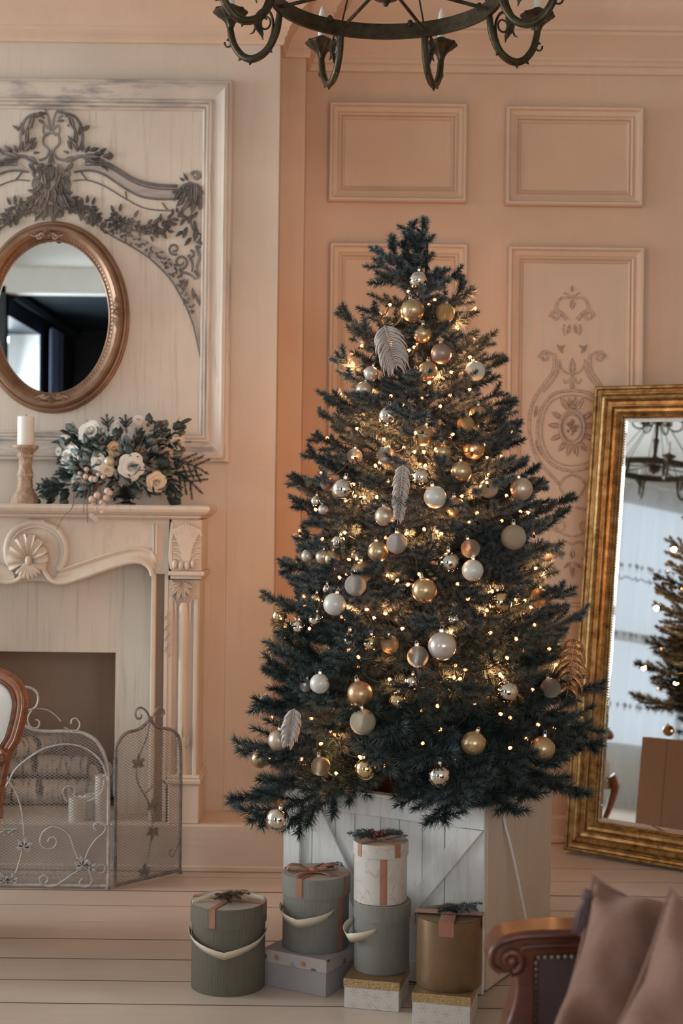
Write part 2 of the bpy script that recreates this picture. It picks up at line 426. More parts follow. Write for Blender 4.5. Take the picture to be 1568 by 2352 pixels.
def curtain(y0, y1, lab):
    t = thing('lace_curtain', lab, 'curtain', (-6.4, (y0 + y1) / 2, 0.03))
    n = 90; A = []; Bq = []
    for i in range(n + 1):
        y = y0 + (y1 - y0) * i / n; x = -6.38 + 0.035 * sin(i * 0.9) + 0.02 * sin(i * 0.37 + 1)
        A.append(Vector((x, y, 0.03))); Bq.append(Vector((x, y, 3.33)))
    MB().strip(A, Bq).build('sheer_cloth', M['sheer'], t, True)
    for z, amp in ((2.33, 0.02), (1.62, 0.0), (0.9, 0.0)):
        mb = MB(); pts = [Vector((p.x + 0.006, p.y, z + amp * sin(i * 1.9))) for i, p in enumerate(A)]
        if amp: mb.tube(pts, 0.007, 4, cap=False)
        for i in range(1, n, 2):
            p = A[i]; q = Vector((p.x + 0.006, p.y, z + 0.12))
            for dy, dz, r in ((0, 0, 0.012), (0, 0.03, 0.009), (0.012, 0.014, 0.008), (-0.012, 0.014, 0.008), (0, -0.03, 0.007)):
                mb.ball(q + Vector((0, dy, dz)), r, 5, 3, (0.3, 1, 1.3))
        mb.build('lace_motif', M['lace'], t, False, kind='stuff')
    MB().tube([(-6.4, y0 - 0.1, 3.35), (-6.4, y1 + 0.1, 3.35)], 0.014, 8).build('curtain_rod', M['white_trim'], t)
curtain(-1.46, 1.0, 'white sheer lace curtain over the window seen in the gold floor mirror')
t = thing('velvet_curtain', 'blue velvet curtain beside the window seen in the oval mirror', 'curtain', (-2.9, -3.0, 0.02))
A = [Vector((-2.88 + 0.035 * sin(i * 1.7), -3.35 + i * 0.035, 0.02)) for i in range(14)]
mb = MB().strip(A, [v + Vector((0, 0, 3.1)) for v in A]); mb.build('curtain_cloth', M['blue_curtain'], t, True)
t = thing('framed_picture', 'small gilt framed picture on the dark wall seen in the oval mirror', 'picture', (-2.45, -4.59, 2.3))
MB().bbox((-2.62, -4.599, 2.08), (-2.28, -4.595, 2.5)).build('picture_board', M['dark'], t)
fm = MB()
for a, b in (((-2.7, 2.0), (-2.2, 2.06)), ((-2.7, 2.54), (-2.2, 2.6)), ((-2.7, 2.06), (-2.64, 2.54)), ((-2.26, 2.06), (-2.2, 2.54))):
    fm.bbox((a[0], -4.599, a[1]), (b[0], -4.56, b[1]))
fm.build('picture_frame', M['gold_frame'], t, False, bevel=0.006)

# ---------------------------------------------------------------- wall panels of the back wall
def moulding(x0, x1, z0, z1, y, prof, mb=None):
    mb = mb or MB(); rows = []
    for d, h in prof:
        rows.append([Vector((x0 + d, y - h, z0 + d)), Vector((x1 - d, y - h, z0 + d)), Vector((x1 - d, y - h, z1 - d)), Vector((x0 + d, y - h, z1 - d))])
    for A, B in zip(rows, rows[1:]):
        for k in range(4):
            j = (k + 1) % 4; mb.add([A[k], A[j], B[j], B[k]], [(0, 1, 2, 3)])
    return mb
PROF = [(d, h * 1.35) for d, h in [(0, 0), (0.0, 0.022), (0.006, 0.028), (0.014, 0.028), (0.02, 0.018), (0.036, 0.012), (0.044, 0.018), (0.050, 0.014), (0.052, 0.008), (0.058, 0.012), (0.063, 0.008), (0.066, 0.002), (0.066, 0)]]
def rect(pxl, pyt, pxr, pyb, D):
    a, b = P(pxl, pyt, D), P(pxr, pyb, D); c, d = P(pxr, pyt, D), P(pxl, pyb, D)
    return (a.x + d.x) / 2, (b.x + c.x) / 2, (b.z + d.z) / 2, (a.z + c.z) / 2
def panel(r, rubbed=False):
    x0, x1, z0, z1 = rect(*r, DW)
    p = moulding(x0, x1, z0, z1, DW - 0.0004, PROF).build('panel_moulding', M['panel'], wb, 25)
    MB().bbox((x0 + 0.066, DW - 0.003, z0 + 0.066), (x1 - 0.066, DW - 0.0002, z1 - 0.066)).build('panel_board', M['panel_pale'] if rubbed else M['wall'], p, False)
    return p
panel((755, 240, 1071, 467)); panel((1159, 249, 1474, 476))
panel((752, 561, 1068, 1405)); panr = panel((1160, 569, 1472, 1415), True)
# ---------------------------------------------------------------- carved relief on a wall plane, drawn with px points
class Relief:
    """strokes, scrolls, leaves and rosettes standing proud of the plane y = D"""
    def __init__(s, D, h=0.012): s.D = D; s.h = h; s.mb = MB(); s.k = D / FPX
    def w(s, x, y, out=0.0):
        p = P(x, y, s.D); return Vector((p.x, s.D - out, p.z))
    def stroke(s, pts, r0=4, r1=None, n=5, out=0.002, sq=0.7, k=5, taper=True):
        r1 = r0 if r1 is None else r1
        q = v2(pts, k) if len(pts) > 2 else pts
        m = len(q); rs = [(r0 + (r1 - r0) * i / (m - 1)) * s.k for i in range(m)]
        s.mb.tube([s.w(x, y, out) for x, y in q], rs, n, sq=(Vector((0, 1, 0)), sq)); return s
    def spiral(s, cx, cy, r0, r1, a0, a1, w0=4, w1=2, n=18, out=0.003):
        q = spiral2(cx, cy, r0, r1, a0, a1, n); m = len(q)
        rs = [(w0 + (w1 - w0) * i / (m - 1)) * s.k for i in range(m)]
        s.mb.tube([s.w(x, y, out) for x, y in q], rs, 5, sq=(Vector((0, 1, 0)), 0.8))
        s.mb.ball(s.w(q[-1][0], q[-1][1], out), rs[-1] * 1.5, 6, 4); return s
    def leaf(s, x, y, ang, L, wd, curl=0.0, out=0.0):
        a = radians(ang); ux, uy = cos(a), -sin(a); px, py = -uy, ux
        def q(t, w, o): 
            c = curl * t * t * L
            return s.w(x + ux * t * L + px * (w * wd + c), y + uy * t * L + py * (w * wd + c), out + o)
        h = min(s.h, wd * s.k * 0.8)
        vs = [q(0, 0, 0.001), q(0.3, 0.45, 0.001), q(0.65, 0.42, 0.001), q(1, 0, 0.001), q(0.65, -0.42, 0.001), q(0.3, -0.45, 0.001),
              q(0.3, 0, h * 0.45), q(0.65, 0, h * 0.6), q(0.3, 0.25, h), q(0.65, 0.22, h), q(0.3, -0.25, h), q(0.65, -0.22, h), q(1, 0, h * 0.6)]
        fs = [(0, 1, 8), (1, 2, 9, 8), (2, 3, 12, 9), (0, 8, 6), (8, 9, 7, 6), (9, 12, 7), (0, 6, 10), (6, 7, 11, 10), (7, 12, 11), (0, 10, 5), (10, 11, 4, 5), (11, 12, 3, 4)]
        s.mb.add(vs, [tuple(reversed(f)) for f in fs]); return s
    def rose(s, x, y, r, n=6, out=0.0):
        for i in range(n):
            a = 360 * i / n + 13
            s.leaf(x + cos(radians(a)) * r * 0.25, y - sin(radians(a)) * r * 0.25, a, r * 0.8, r * 0.75, out=out)
        s.spiral(x, y, r * 0.45, r * 0.1, 0, 500, r * 0.12, r * 0.08, 12, out + 0.004); return s
    def garland(s, pts, w, seed=1, step=7, lw=(9, 14), up=0.0):
        r = random.Random(seed); q = v2(pts, 10); d = 0; last = q[0]
        for a, b in zip(q, q[1:]):
            d += hypot(b[0] - a[0], b[1] - a[1])
            if d < step: continue
            d = 0
            ang = math.degrees(atan2(-(b[1] - a[1]), b[0] - a[0]))
            for sd in (-1, 1):
                off = r.uniform(0.1, 1.0) * w * sd; na = radians(ang + 90)
                L = r.uniform(*lw)
                s.leaf(b[0] + cos(na) * off, b[1] - sin(na) * off, ang + sd * r.uniform(10, 80) + r.choice((0, 180)), L, L * 0.5, r.uniform(-.2, .2), out=r.uniform(0, 0.004))
            if r.random() < 0.3: s.rose(b[0] + r.uniform(-.5, .5) * w, b[1] + r.uniform(-.5, .5) * w, w * r.uniform(.45, .7), 5)
        return s
    def plate(s, poly, h=0.003):
        s.mb.prism([s.w(x, y, 0) for x, y in poly], (0, -h, 0)); return s
    def build(s, name, mat, parent, **k): return s.mb.build(name, mat, parent, 40, **k)

# pale carving of the right lower wall panel (faces the room behind the gold mirror)
def panel_carving():
    R = Relief(DW - 0.003, 0.009); R.k *= 1.3; cx = 1313
    def both(f):
        f(lambda x: cx + x); f(lambda x: cx - x)
    R.leaf(cx, 672, 90, 17, 8)
    def crown(X):
        sg = 1 if X(1) > cx else -1
        R.stroke([(X(2), 684), (X(8), 678), (X(19), 672)], 3, 1.5)
        R.stroke([(X(8), 685), (X(25), 685), (X(36), 700), (X(34), 715), (X(22), 722), (X(12), 735)], 2, 4)
        R.spiral(X(38), 727, 13, 5, 180 if sg < 0 else 0, (180 + 330) if sg < 0 else -330, 2.5, 2)
        R.stroke([(X(20), 722), (X(28), 716), (X(38), 713), (X(48), 722)], 2, 2.5)
        R.leaf(X(10), 768, 100 if sg > 0 else 80, 24, 9)
        R.stroke([(X(16), 770), (X(20), 757), (X(18), 745)], 2.5, 1.5)
        # shoulders
        R.leaf(X(20), 812, 55 if sg > 0 else 125, 26, 9); R.leaf(X(32), 806, 140 if sg > 0 else 40, 22, 8)
        R.spiral(X(64), 822, 13, 4, 180 if sg < 0 else 0, 180 + 340 if sg < 0 else -340, 2.5, 2)
        R.stroke([(X(44), 815), (X(54), 808), (X(66), 808), (X(76), 818)], 2, 2.5)
        R.stroke([(X(42), 812), (X(40), 835), (X(46), 858), (X(62), 880), (X(78), 902), (X(90), 925), (X(97), 950), (X(98), 990), (X(90), 1030), (X(72), 1066), (X(50), 1090), (X(30), 1112)], 3.5, 3)
        R.stroke([(X(30), 826), (X(32), 850), (X(40), 868), (X(52), 884), (X(66), 900)], 2.5, 2)
        R.stroke([(X(0), 860), (X(16), 855), (X(24), 846), (X(26), 836)], 2, 1.5)
        R.stroke([(X(0), 862), (X(14), 880), (X(20), 870)], 2, 2)
        R.stroke([(X(0), 897), (X(38), 903), (X(64), 928), (X(78), 970), (X(78), 1010), (X(62), 1050), (X(34), 1074), (X(0), 1082)], 3, 3)
        R.stroke([(X(0), 908), (X(34), 914), (X(57), 936), (X(68), 972), (X(68), 1006), (X(54), 1044), (X(30), 1064), (X(0), 1070)], 1.6, 1.6)
        R.leaf(X(84), 1010, 250 if sg > 0 else 290, 40, 10); R.leaf(X(86), 960, 100 if sg > 0 else 80, 30, 9)
        R.leaf(X(3), 936, 78 if sg > 0 else 102, 26, 10); R.leaf(X(8), 944, 60 if sg > 0 else 120, 38, 15)
        for a in (32, 5, -25, -55, -78):
            aa = a if sg > 0 else 180 - a
            R.leaf(cx + cos(radians(aa)) * 26, 982 - sin(radians(aa)) * 38, aa, 30, 15)
        R.stroke([(X(0), 1090), (X(20), 1100), (X(28), 1118), (X(18), 1136), (X(4), 1150)], 2.5, 2)
        R.stroke([(X(8), 1165), (X(30), 1172), (X(40), 1190), (X(36), 1212), (X(20), 1226), (X(2), 1232)], 2.5, 2)
        R.spiral(X(28), 1205, 20, 5, 0 if sg > 0 else 180, 300 if sg > 0 else -120, 2.2, 1.5)
        R.stroke([(X(0), 1250), (X(18), 1244), (X(30), 1256), (X(34), 1270), (X(22), 1284)], 2.5, 2)
        R.leaf(X(4), 1300, 260 if sg > 0 else 280, 26, 8); R.leaf(X(2), 1290, 320 if sg > 0 else 220, 24, 9)
    both(crown)
    R.leaf(cx, 712, 90, 26, 16); R.leaf(cx, 862, 90, 40, 18); R.leaf(cx, 900, 90, 28, 14); R.leaf(cx, 1284, 90, 26, 15)
    R.rose(cx, 930, 12)
    ov = [(cx + 28 * cos(a), 982 + 38 * sin(a)) for a in [2 * pi * i / 28 for i in range(28)]]
    R.mb.tube([R.w(x, y, 0.005) for x, y in ov], 3.2 * R.k, 6, closed=True)
    ov = [(cx + 21 * cos(a), 982 + 30 * sin(a)) for a in [2 * pi * i / 24 for i in range(24)]]
    R.mb.tube([R.w(x, y, 0.005) for x, y in ov], 1.5 * R.k, 5, closed=True)
    rr = random.Random(4)
    for i in range(26):
        a, q = rr.uniform(0, 6.28), rr.uniform(0, 0.8); R.leaf(cx + 19 * q * cos(a), 982 + 27 * q * sin(a), rr.uniform(0, 360), 10, 6)
    R.build('carved_ornament', M['carve_pale'], panr, label='faint grey-washed carved medallion with scrolls')
panel_carving()

# ---------------------------------------------------------------- overmantel: framed panel with carved crest and arch
om = thing('overmantel_panel', 'large grey-rubbed framed wall panel with carved crest and arch above the mantel', 'wall panel', (CX, DB, 1.45))
x0, x1, z0, z1 = rect(300, 187, 531, 1062, DB); x0 = 2 * CX - x1
OPROF = [(0, 0), (0, 0.02), (0.006, 0.026), (0.014, 0.026), (0.018, 0.034), (0.030, 0.036), (0.04, 0.03), (0.055, 0.024), (0.075, 0.02), (0.082, 0.026), (0.088, 0.026), (0.09, 0.018), (0.096, 0.022), (0.102, 0.02), (0.104, 0.012), (0.110, 0.015), (0.116, 0.012), (0.118, 0.003), (0.12, 0)]
for nm, sel in (('frame_top', 2), ('frame_side', 1), ('frame_bottom', 0), ('frame_side', 3)):
    full = []
    for d, h in OPROF:
        full.append([Vector((x0 + d, DB - 0.001 - h, z0 + d)), Vector((x1 - d, DB - 0.001 - h, z0 + d)), Vector((x1 - d, DB - 0.001 - h, z1 - d)), Vector((x0 + d, DB - 0.001 - h, z1 - d))])
    mb = MB()
    for A, B in zip(full, full[1:]):
        k = sel; j = (k + 1) % 4; mb.add([A[k], A[j], B[j], B[k]], [(0, 1, 2, 3)])
    mb.build(nm, M['frame_grey_v' if 'side' in nm else 'frame_grey'], om, 25)
MB().bbox((x0 + 0.118, DB - 0.004, z0 + 0.118), (x1 - 0.118, DB - 0.0005, z1 - 0.118)).build('back_panel', M['cream'], om, False)
DO = DB - 0.004
M['band_grey'] = worn('grey_glazed_moulding', (.43, .375, .33), (.25, .23, .22), .7, (3, 14, 14), .55, (.32, .29, .265), .45, .65)
def overmantel():
    cx = 118; rr = random.Random(9)
    for side in (1, -1):
        X = lambda x: cx + side * (x - cx)
        A = (lambda a: a) if side > 0 else (lambda a: 180 - a)
        # double swan-neck moulding
        R = Relief(DO, 0.012)
        up = [(196, 372), (240, 374), (268, 388), (300, 408), (330, 420), (370, 427), (408, 428)]
        lo = [(170, 396), (205, 392), (240, 402), (285, 432), (325, 452), (370, 458), (415, 456)]
        lo2 = [(168, 416), (200, 414), (240, 428), (285, 455), (325, 476), (360, 483), (400, 484)]
        pu, pl = v2([(X(a), b) for a, b in up], 6), v2([(X(a), b) for a, b in lo], 6)
        R.plate(pu + list(reversed(pl)), 0.005)
        R.build('swan_neck_band', M['band_grey'], om)
        R = Relief(DO, 0.012)
        R.stroke([(X(a), b) for a, b in up], 4, 4, out=0.006); R.stroke([(X(a), b + 8) for a, b in up], 2, 2, out=0.006)
        R.stroke([(X(a), b) for a, b in lo], 2.6, 2.6, out=0.005); R.stroke([(X(a), b) for a, b in lo2], 1.6, 1.6)
        R.stroke([(X(288), 440), (X(291), 458)], 1.8, 1.8); R.stroke([(X(372), 466), (X(384), 482)], 1.8, 1.8); R.stroke([(X(186), 396), (X(200), 414)], 2, 2)
        R.build('swan_neck_edge', M['carve_line'], om, label='dark grey edge lines of the swan-neck moulding')
        # corner console with scroll and drops
        R = Relief(DO, 0.014)
        R.spiral(X(450), 405, 12, 3, A(200), A(200) + side * 400, 4, 2.5)
        R.leaf(X(432), 416, A(120), 22, 9); R.leaf(X(424), 416, A(150), 14, 8)
        R.spiral(X(428), 438, 17, 5, A(0), A(0) - side * 420, 4, 3)
        for i, d in enumerate((0, 7, 14, 21)):
            R.stroke([(X(432 + d), 418 + d * .3), (X(444 + d * .9), 436), (X(442 + d * .8), 462), (X(428 + d * .7), 476)], 3.2, 2)
        for (a, b, c, L) in ((418, 428, 250, 40), (428, 420, 265, 48), (438, 416, 275, 54), (448, 420, 280, 54), (456, 428, 285, 46), (424, 452, 240, 30), (436, 455, 250, 36), (448, 455, 265, 38), (458, 450, 280, 34), (412, 440, 200, 18), (460, 440, 330, 14)): R.leaf(X(a), b, A(c), L, 14, .15 * side, out=rr.uniform(.001, .008))
        R.spiral(X(430), 440, 20, 6, A(90), A(90) - side * 430, 5, 3.5)
        for (a, b, c, L) in ((455, 486, 230, 24), (440, 492, 250, 24), (425, 500, 240, 22), (446, 505, 280, 26), (430, 520, 250, 30), (452, 520, 260, 36), (440, 545, 230, 26), (456, 550, 300, 22), (420, 530, 220, 22)):
            R.leaf(X(a), b, A(c), L, L * .42)
        R.stroke([(X(440), 492), (X(438), 512), (X(446), 530), (X(462), 540), (X(458), 552)], 3, 2.5)
        R.spiral(X(400), 572, 14, 4, A(60), A(60) + side * 450, 3, 2); R.spiral(X(415), 602, 17, 5, A(100), A(100) - side * 480, 3.4, 2)
        R.spiral(X(437), 585, 10, 3, A(270), A(270) + side * 300, 3, 2); R.spiral(X(455), 560, 9, 3, A(90), A(90) - side * 300, 3, 2)
        R.stroke([(X(450), 565), (X(458), 590), (X(452), 615), (X(456), 636), (X(444), 640)], 4, 3); R.stroke([(X(432), 585), (X(442), 605), (X(440), 625)], 4, 2)
        R.stroke([(X(400), 625), (X(430), 628), (X(448), 640)], 4, 2.5)
        for (a, b, c, L) in ((432, 640, 250, 34), (442, 660, 275, 30), (448, 672, 290, 34), (424, 640, 240, 26), (446, 620, 300, 20)): R.leaf(X(a), b, A(c), L, 9)
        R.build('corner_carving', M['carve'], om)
        # garland
        R = Relief(DO, 0.014)
        R.garland([(X(138), 440), (X(165), 472), (X(200), 490), (X(232), 512), (X(262), 522), (X(300), 518), (X(330), 528), (X(370), 525), (X(400), 508), (X(425), 490)], 13, 11, 3.6, (12, 19))
        for (a, b, r) in ((213, 497, 13), (300, 518, 18), (265, 500, 14), (345, 528, 13), (385, 515, 11)): R.rose(X(a), b, r, 6, 0.004)
        for (a, b, c) in ((190, 472, 100), (200, 468, 85), (212, 472, 70), (262, 490, 110), (275, 487, 80), (308, 500, 60), (368, 510, 85)): R.leaf(X(a), b, A(c), 20, 9)
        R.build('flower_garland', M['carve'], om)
        # long arch band, sweeping to the lower corner
        R = Relief(DO, 0.01)
        inn = v2([(X(a), b) for a, b in ((212, 508), (255, 540), (300, 565), (345, 595), (390, 640), (420, 690), (443, 745), (460, 820))], 6)
        out = v2([(X(a), b) for a, b in ((225, 500), (275, 528), (330, 550), (370, 578), (405, 612), (432, 668), (452, 735), (461, 820))], 6)
        R.plate(inn + list(reversed(out)), 0.006)
        R.build('arch_band', M['band_grey'], om)
        R = Relief(DO, 0.01)
        R.stroke(inn[::6] + [inn[-1]], 2.2, 1.2, out=0.006)
        R.build('arch_edge', M['carve_line'], om, label='dark grey edge line of the arch')
        R = Relief(DO, 0.01); rr = random.Random(9)
        for i in range(0, len(inn) - 8):
            for q in range(3):
                f = rr.uniform(.12, .88); a, b = inn[i], out[i]
                R.leaf(a[0] + (b[0] - a[0]) * f, a[1] + (b[1] - a[1]) * f, rr.uniform(0, 360), rr.uniform(7, 12), 5, out=0.005)
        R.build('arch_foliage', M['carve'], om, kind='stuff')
        # crest wreath
        R = Relief(DO, 0.014)
        R.leaf(X(170), 300, A(108), 40, 15, out=.004); R.leaf(X(182), 312, A(80), 30, 10); R.leaf(X(188), 300, A(30), 22, 12); R.leaf(X(176), 335, A(95), 45, 12)
        R.stroke([(X(184), 345), (X(190), 320), (X(186), 290), (X(172), 268), (X(150), 262), (X(134), 272)], 4, 3)
        for (a, b, c, L) in ((160, 270, 150, 24), (150, 262, 170, 22), (148, 276, 200, 18), (170, 278, 230, 20), (172, 330, 140, 24), (165, 345, 120, 24), (160, 352, 170, 16), (182, 350, 130, 32), (190, 350, 100, 26), (195, 352, 60, 20), (205, 348, 25, 24), (214, 356, 15, 26), (228, 352, 40, 20), (236, 362, 20, 26), (246, 366, 60, 16), (200, 368, -20, 28), (225, 372, -40, 22), (240, 378, -60, 18), (176, 362, 200, 34), (170, 375, 230, 26), (188, 364, 10, 44)):
            R.leaf(X(a), b, A(c), L, L * .46, .15, out=rr.uniform(0, .005))
        R.stroke([(X(160), 372), (X(180), 360), (X(205), 360), (X(240), 370)], 5, 3); R.spiral(X(250), 360, 9, 3, A(270), A(270) + side * 300, 3, 2)
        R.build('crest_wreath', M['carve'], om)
        # lyre and fleur at the middle
        R = Relief(DO, 0.014)
        R.stroke([(X(121), 300), (X(124), 272), (X(133), 250)], 3.5, 1.2)
        R.stroke([(X(120), 300), (X(128), 292), (X(135), 288), (X(136), 305), (X(126), 312)], 3, 2)
        R.stroke([(X(120), 305), (X(134), 312), (X(136), 330), (X(124), 345), (X(130), 362), (X(145), 368)], 3.4, 3)
        R.stroke([(X(118), 345), (X(121), 360), (X(126), 376)], 2.5, 2)
        R.spiral(X(151), 398, 12, 4, A(160), A(160) - side * 400, 4, 3)
        for d in (0, 6, 12, 18): R.stroke([(X(140 + d), 410), (X(142 + d * 1.1), 425), (X(138 + d), 440)], 2.6, 2)
        for (a, b, c, L) in ((122, 378, 265, 40), (128, 400, 280, 34), (124, 430, 275, 40), (132, 440, 290, 40), (140, 445, 300, 34), (120, 470, 270, 24), (128, 478, 300, 20), (150, 445, 310, 26), (145, 470, 320, 18), (160, 455, 320, 24), (137, 395, 260, 40)):
            R.leaf(X(a), b, A(c), L, L * .4, out=rr.uniform(.002, .008))
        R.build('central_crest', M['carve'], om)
    R = Relief(DO, 0.012)
    rr = random.Random(15)
    for i in range(70):
        y = rr.uniform(375, 485); hwid = 16 + 22 * sin(pi * (y - 370) / 125); x = 118 + rr.uniform(-1, 1) * hwid
        R.leaf(x, y, 270 + (x - 118) * 1.2 + rr.gauss(0, 18), rr.uniform(18, 32), 11, out=rr.uniform(0, .006))
    for s_ in (-1, 1):
        R.stroke([(118 + s_ * 4, 480), (118 + s_ * 10, 494), (118 + s_ * 22, 497), (118 + s_ * 26, 488)], 4, 2.5)
        R.stroke([(118 + s_ * 12, 385), (118 + s_ * 16, 410), (118 + s_ * 12, 440)], 3.5, 2.5, out=.008)
    R.leaf(118, 352, 270, 34, 8, out=.004)
    R.stroke([(118, 470), (118, 508)], 1.6, 1)
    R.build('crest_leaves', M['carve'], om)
overmantel()

# ---------------------------------------------------------------- oval mirror
mc = P(121, 728, 5.41)
mo = thing('oval_mirror', 'oval mirror in a coppery carved frame hanging over the mantel', 'mirror', (mc.x, DO, mc.z))
kx = 5.40 / FPX
def ellring(prof, rx, ry, n=72):
    mb = MB(); rows = []
    for d, h in prof:
        rows.append([Vector((mc.x + (rx + d) * cos(2 * pi * i / n), DO - 0.0005 - h, mc.z + (ry + d) * sin(2 * pi * i / n))) for i in range(n)])
    for A, B in zip(rows, rows[1:]):
        mb.add(A + B, [(i, (i + 1) % n, n + (i + 1) % n, n + i) for i in range(n)])
    return mb
rx, ry = 131 * kx, 177 * kx
ellring([(-0.004, 0.006), (-0.004, 0.014), (0.0, 0.018), (0.006, 0.016), (0.014, 0.022), (0.022, 0.035), (0.034, 0.044), (0.046, 0.044), (0.053, 0.036), (0.056, 0.026), (0.060, 0.028), (0.066, 0.026), (0.070, 0.016), (0.074, 0.014), (0.076, 0.0)], rx, ry).build('frame', M['copper_frame'], mo, 40)
mb = MB().add([Vector((mc.x + (rx - 0.001) * cos(2 * pi * i / 64), DO - 0.008, mc.z + (ry - 0.001) * sin(2 * pi * i / 64))) for i in range(64)], [tuple(range(64))])
mb.build('mirror_glass', M['mirror'], mo, False)
bd = MB()
for i in range(120):
    a = 2 * pi * i / 120; bd.ball((mc.x + (rx + 0.009) * cos(a), DO - 0.019, mc.z + (ry + 0.009) * sin(a)), 0.0042, 5, 3)
bd.build('bead_border', M['copper_frame'], mo, True, kind='stuff')
for nm, (ox, oy), rot in (('top', (108, 535), 0), ('side', (272, 716), -90), ('bottom', (118, 918), 180), ('side', (-30, 730), 90)):
    R = Relief(DO - 0.044, 0.014)
    def q(x, y):
        a = radians(-rot); return ox + x * cos(a) - y * sin(a), oy + x * sin(a) + y * cos(a)
    for ang, L in ((90, 20), (65, 17), (115, 17), (40, 15), (140, 15)):
        x, y = q(0, 8); R.leaf(x, y, ang + rot, L, 9, out=.002)
    for sg in (1, -1):
        R.stroke([q(3 * sg, 8), q(14 * sg, 2), q(26 * sg, 8), q(38 * sg, 4)], 4, 1.5); x, y = q(18 * sg, 8); R.spiral(x, y, 7, 2, 0, 360, 2.5, 2)
        x, y = q(20 * sg, 4); R.leaf(x, y, (30 if sg > 0 else 150) + rot, 18, 7)
    R.rose(*q(0, 6), 8); R.build('applied_ornament', M['copper_dull'], mo)

# ---------------------------------------------------------------- fireplace surround
fp = thing('fireplace_surround', 'distressed cream carved fireplace surround with a shell on its curved frieze', 'fireplace', (CX, DB, HE))
def mirrorx(mb):
    o = MB(); o.v = [Vector((2 * CX - v.x, v.y, v.z)) for v in mb.v]; o.f = [tuple(reversed(f)) for f in mb.f]; return o
ZS = 1.357
# shelf: stepped profile with rounded nose, returns at both ends
SP = [(0.0, 1.305), (0.03, 1.305), (0.045, 1.312), (0.045, 1.318), (0.06, 1.322), (0.075, 1.332), (0.08, 1.342), (0.078, 1.352), (0.07, ZS)]
sh = MB(); hw, dp = 0.575, 5.215
def shelf_ring(d, z): return [Vector((CX - hw - d, DB - 0.001, z)), Vector((CX - hw - d, dp - d, z)), Vector((CX + hw + d, dp - d, z)), Vector((CX + hw + d, DB - 0.001, z))]
rows = [shelf_ring(d, z) for d, z in SP]
for A, B in zip(rows, rows[1:]): sh.strip(A, B)
sh.add(rows[-1], [(0, 1, 2, 3)]); sh.add(rows[0], [(3, 2, 1, 0)])
sh.build('mantel_shelf', M['cream_plain'], fp, 25)
def X_(px, D): return P(px, 1300, D).x
DF = 5.22
# frieze board with the serpentine lower edge
low = [(65, 1332), (100, 1335), (140, 1342), (185, 1330), (230, 1315), (270, 1303), (310, 1296), (335, 1300), (350, 1318)]
lp = [P(a, b, DF) for a, b in v2(low, 5)]
half = [Vector((CX, DF, lp[0].z))] + [Vector((p.x, DF, p.z)) for p in lp if p.x > CX + 0.005]
half = [Vector((CX, DF, half[1].z))] + half[1:]
xr = X_(388, DF)
half += [Vector((xr, DF, half[-1].z))]
fz = MB(); T = [Vector((p.x, DF, 1.306)) for p in half]
def strip2(mb, A, B, dy):
    mb.strip(A, B); A2 = [a + Vector((0, dy, 0)) for a in A]; mb.strip(A2, A)
strip2(fz, half, T, 0.13)
fz.join(mirrorx(fz)); fz.build('frieze_board', M['cream_plain'], fp, 30)
# serpentine moulding (fat roll + two beads) under the frieze
def serp(off, r, n=8, y=DF, sq=1.0, name='serpentine_moulding'):
    mb = MB()
    path = [(95, 1300), (106, 1318), (122, 1334), (150, 1338), (200, 1322), (250, 1304), (295, 1291), (325, 1291), (344, 1304), (350, 1322)]
    pts = [P(a, b - off, y) for a, b in v2(path, 6)]
    mb.tube(pts, r, n, sq=(Vector((0, 1, 0)), sq)); mb.join(mirrorx(mb)); return mb
serp(0, 0.010, 8, DF - 0.02).build('serpentine_bead', M['cream_plain'], fp, 50)
def band():
    mb = MB()
    up = [(140, 1308), (160, 1298), (200, 1284), (250, 1268), (295, 1258), (325, 1256), (350, 1264), (362, 1290)]
    dn = [(125, 1330), (150, 1333), (200, 1318), (250, 1300), (295, 1287), (322, 1287), (340, 1298), (348, 1318)]
    U, Dn = v2(up, 6), v2(dn, 6); n = min(len(U), len(Dn)); rows = []
    for f, h in ((0, 0), (0.04, 0.012), (0.15, 0.016), (0.4, 0.008), (0.7, 0.012), (0.9, 0.024), (1, 0.024), (1.06, 0)):
        rows.append([P(U[i][0] + (Dn[i][0] - U[i][0]) * f, U[i][1] + (Dn[i][1] - U[i][1]) * f, DF - h) for i in range(n)])
    for A, B in zip(rows, rows[1:]): mb.strip(B, A)
    mb.join(mirrorx(mb)); return mb
band().build('serpentine_moulding', M['cream_plain'], fp, 50)
def arc():
    mb = MB(); path = [(65, 1198), (100, 1202), (130, 1214), (146, 1236), (152, 1262), (148, 1290), (136, 1312)]
    for o, r in ((0, 0.012), (-9, 0.006)):
        q = [(65 + (a - 65) * (1 + o / 90), 1290 + (b - 1290) * (1 + o / 90)) for a, b in path]
        mb.tube([P(a, b, DF - 0.004) for a, b in v2(q, 6)], r, 8, sq=(Vector((0, 1, 0)), .8))
    mb.join(mirrorx(mb)); return mb
arc().build('round_arch_moulding', M['cream_plain'], fp, 50)
# raised vertical fillets at the ends of the frieze
for a, b, h, m in ((349, 355, .012, 0), (357, 362, .02, 0)):
    fi = MB().bbox((X_(a, DF), DF - h, P(355, 1272, DF).z), (X_(b, DF), DF, P(355, 1203, DF).z))
    for q_ in (fi, mirrorx(fi)): q_.build('frieze_fillet', M['cream_plain'], fp, False, bevel=0.002)
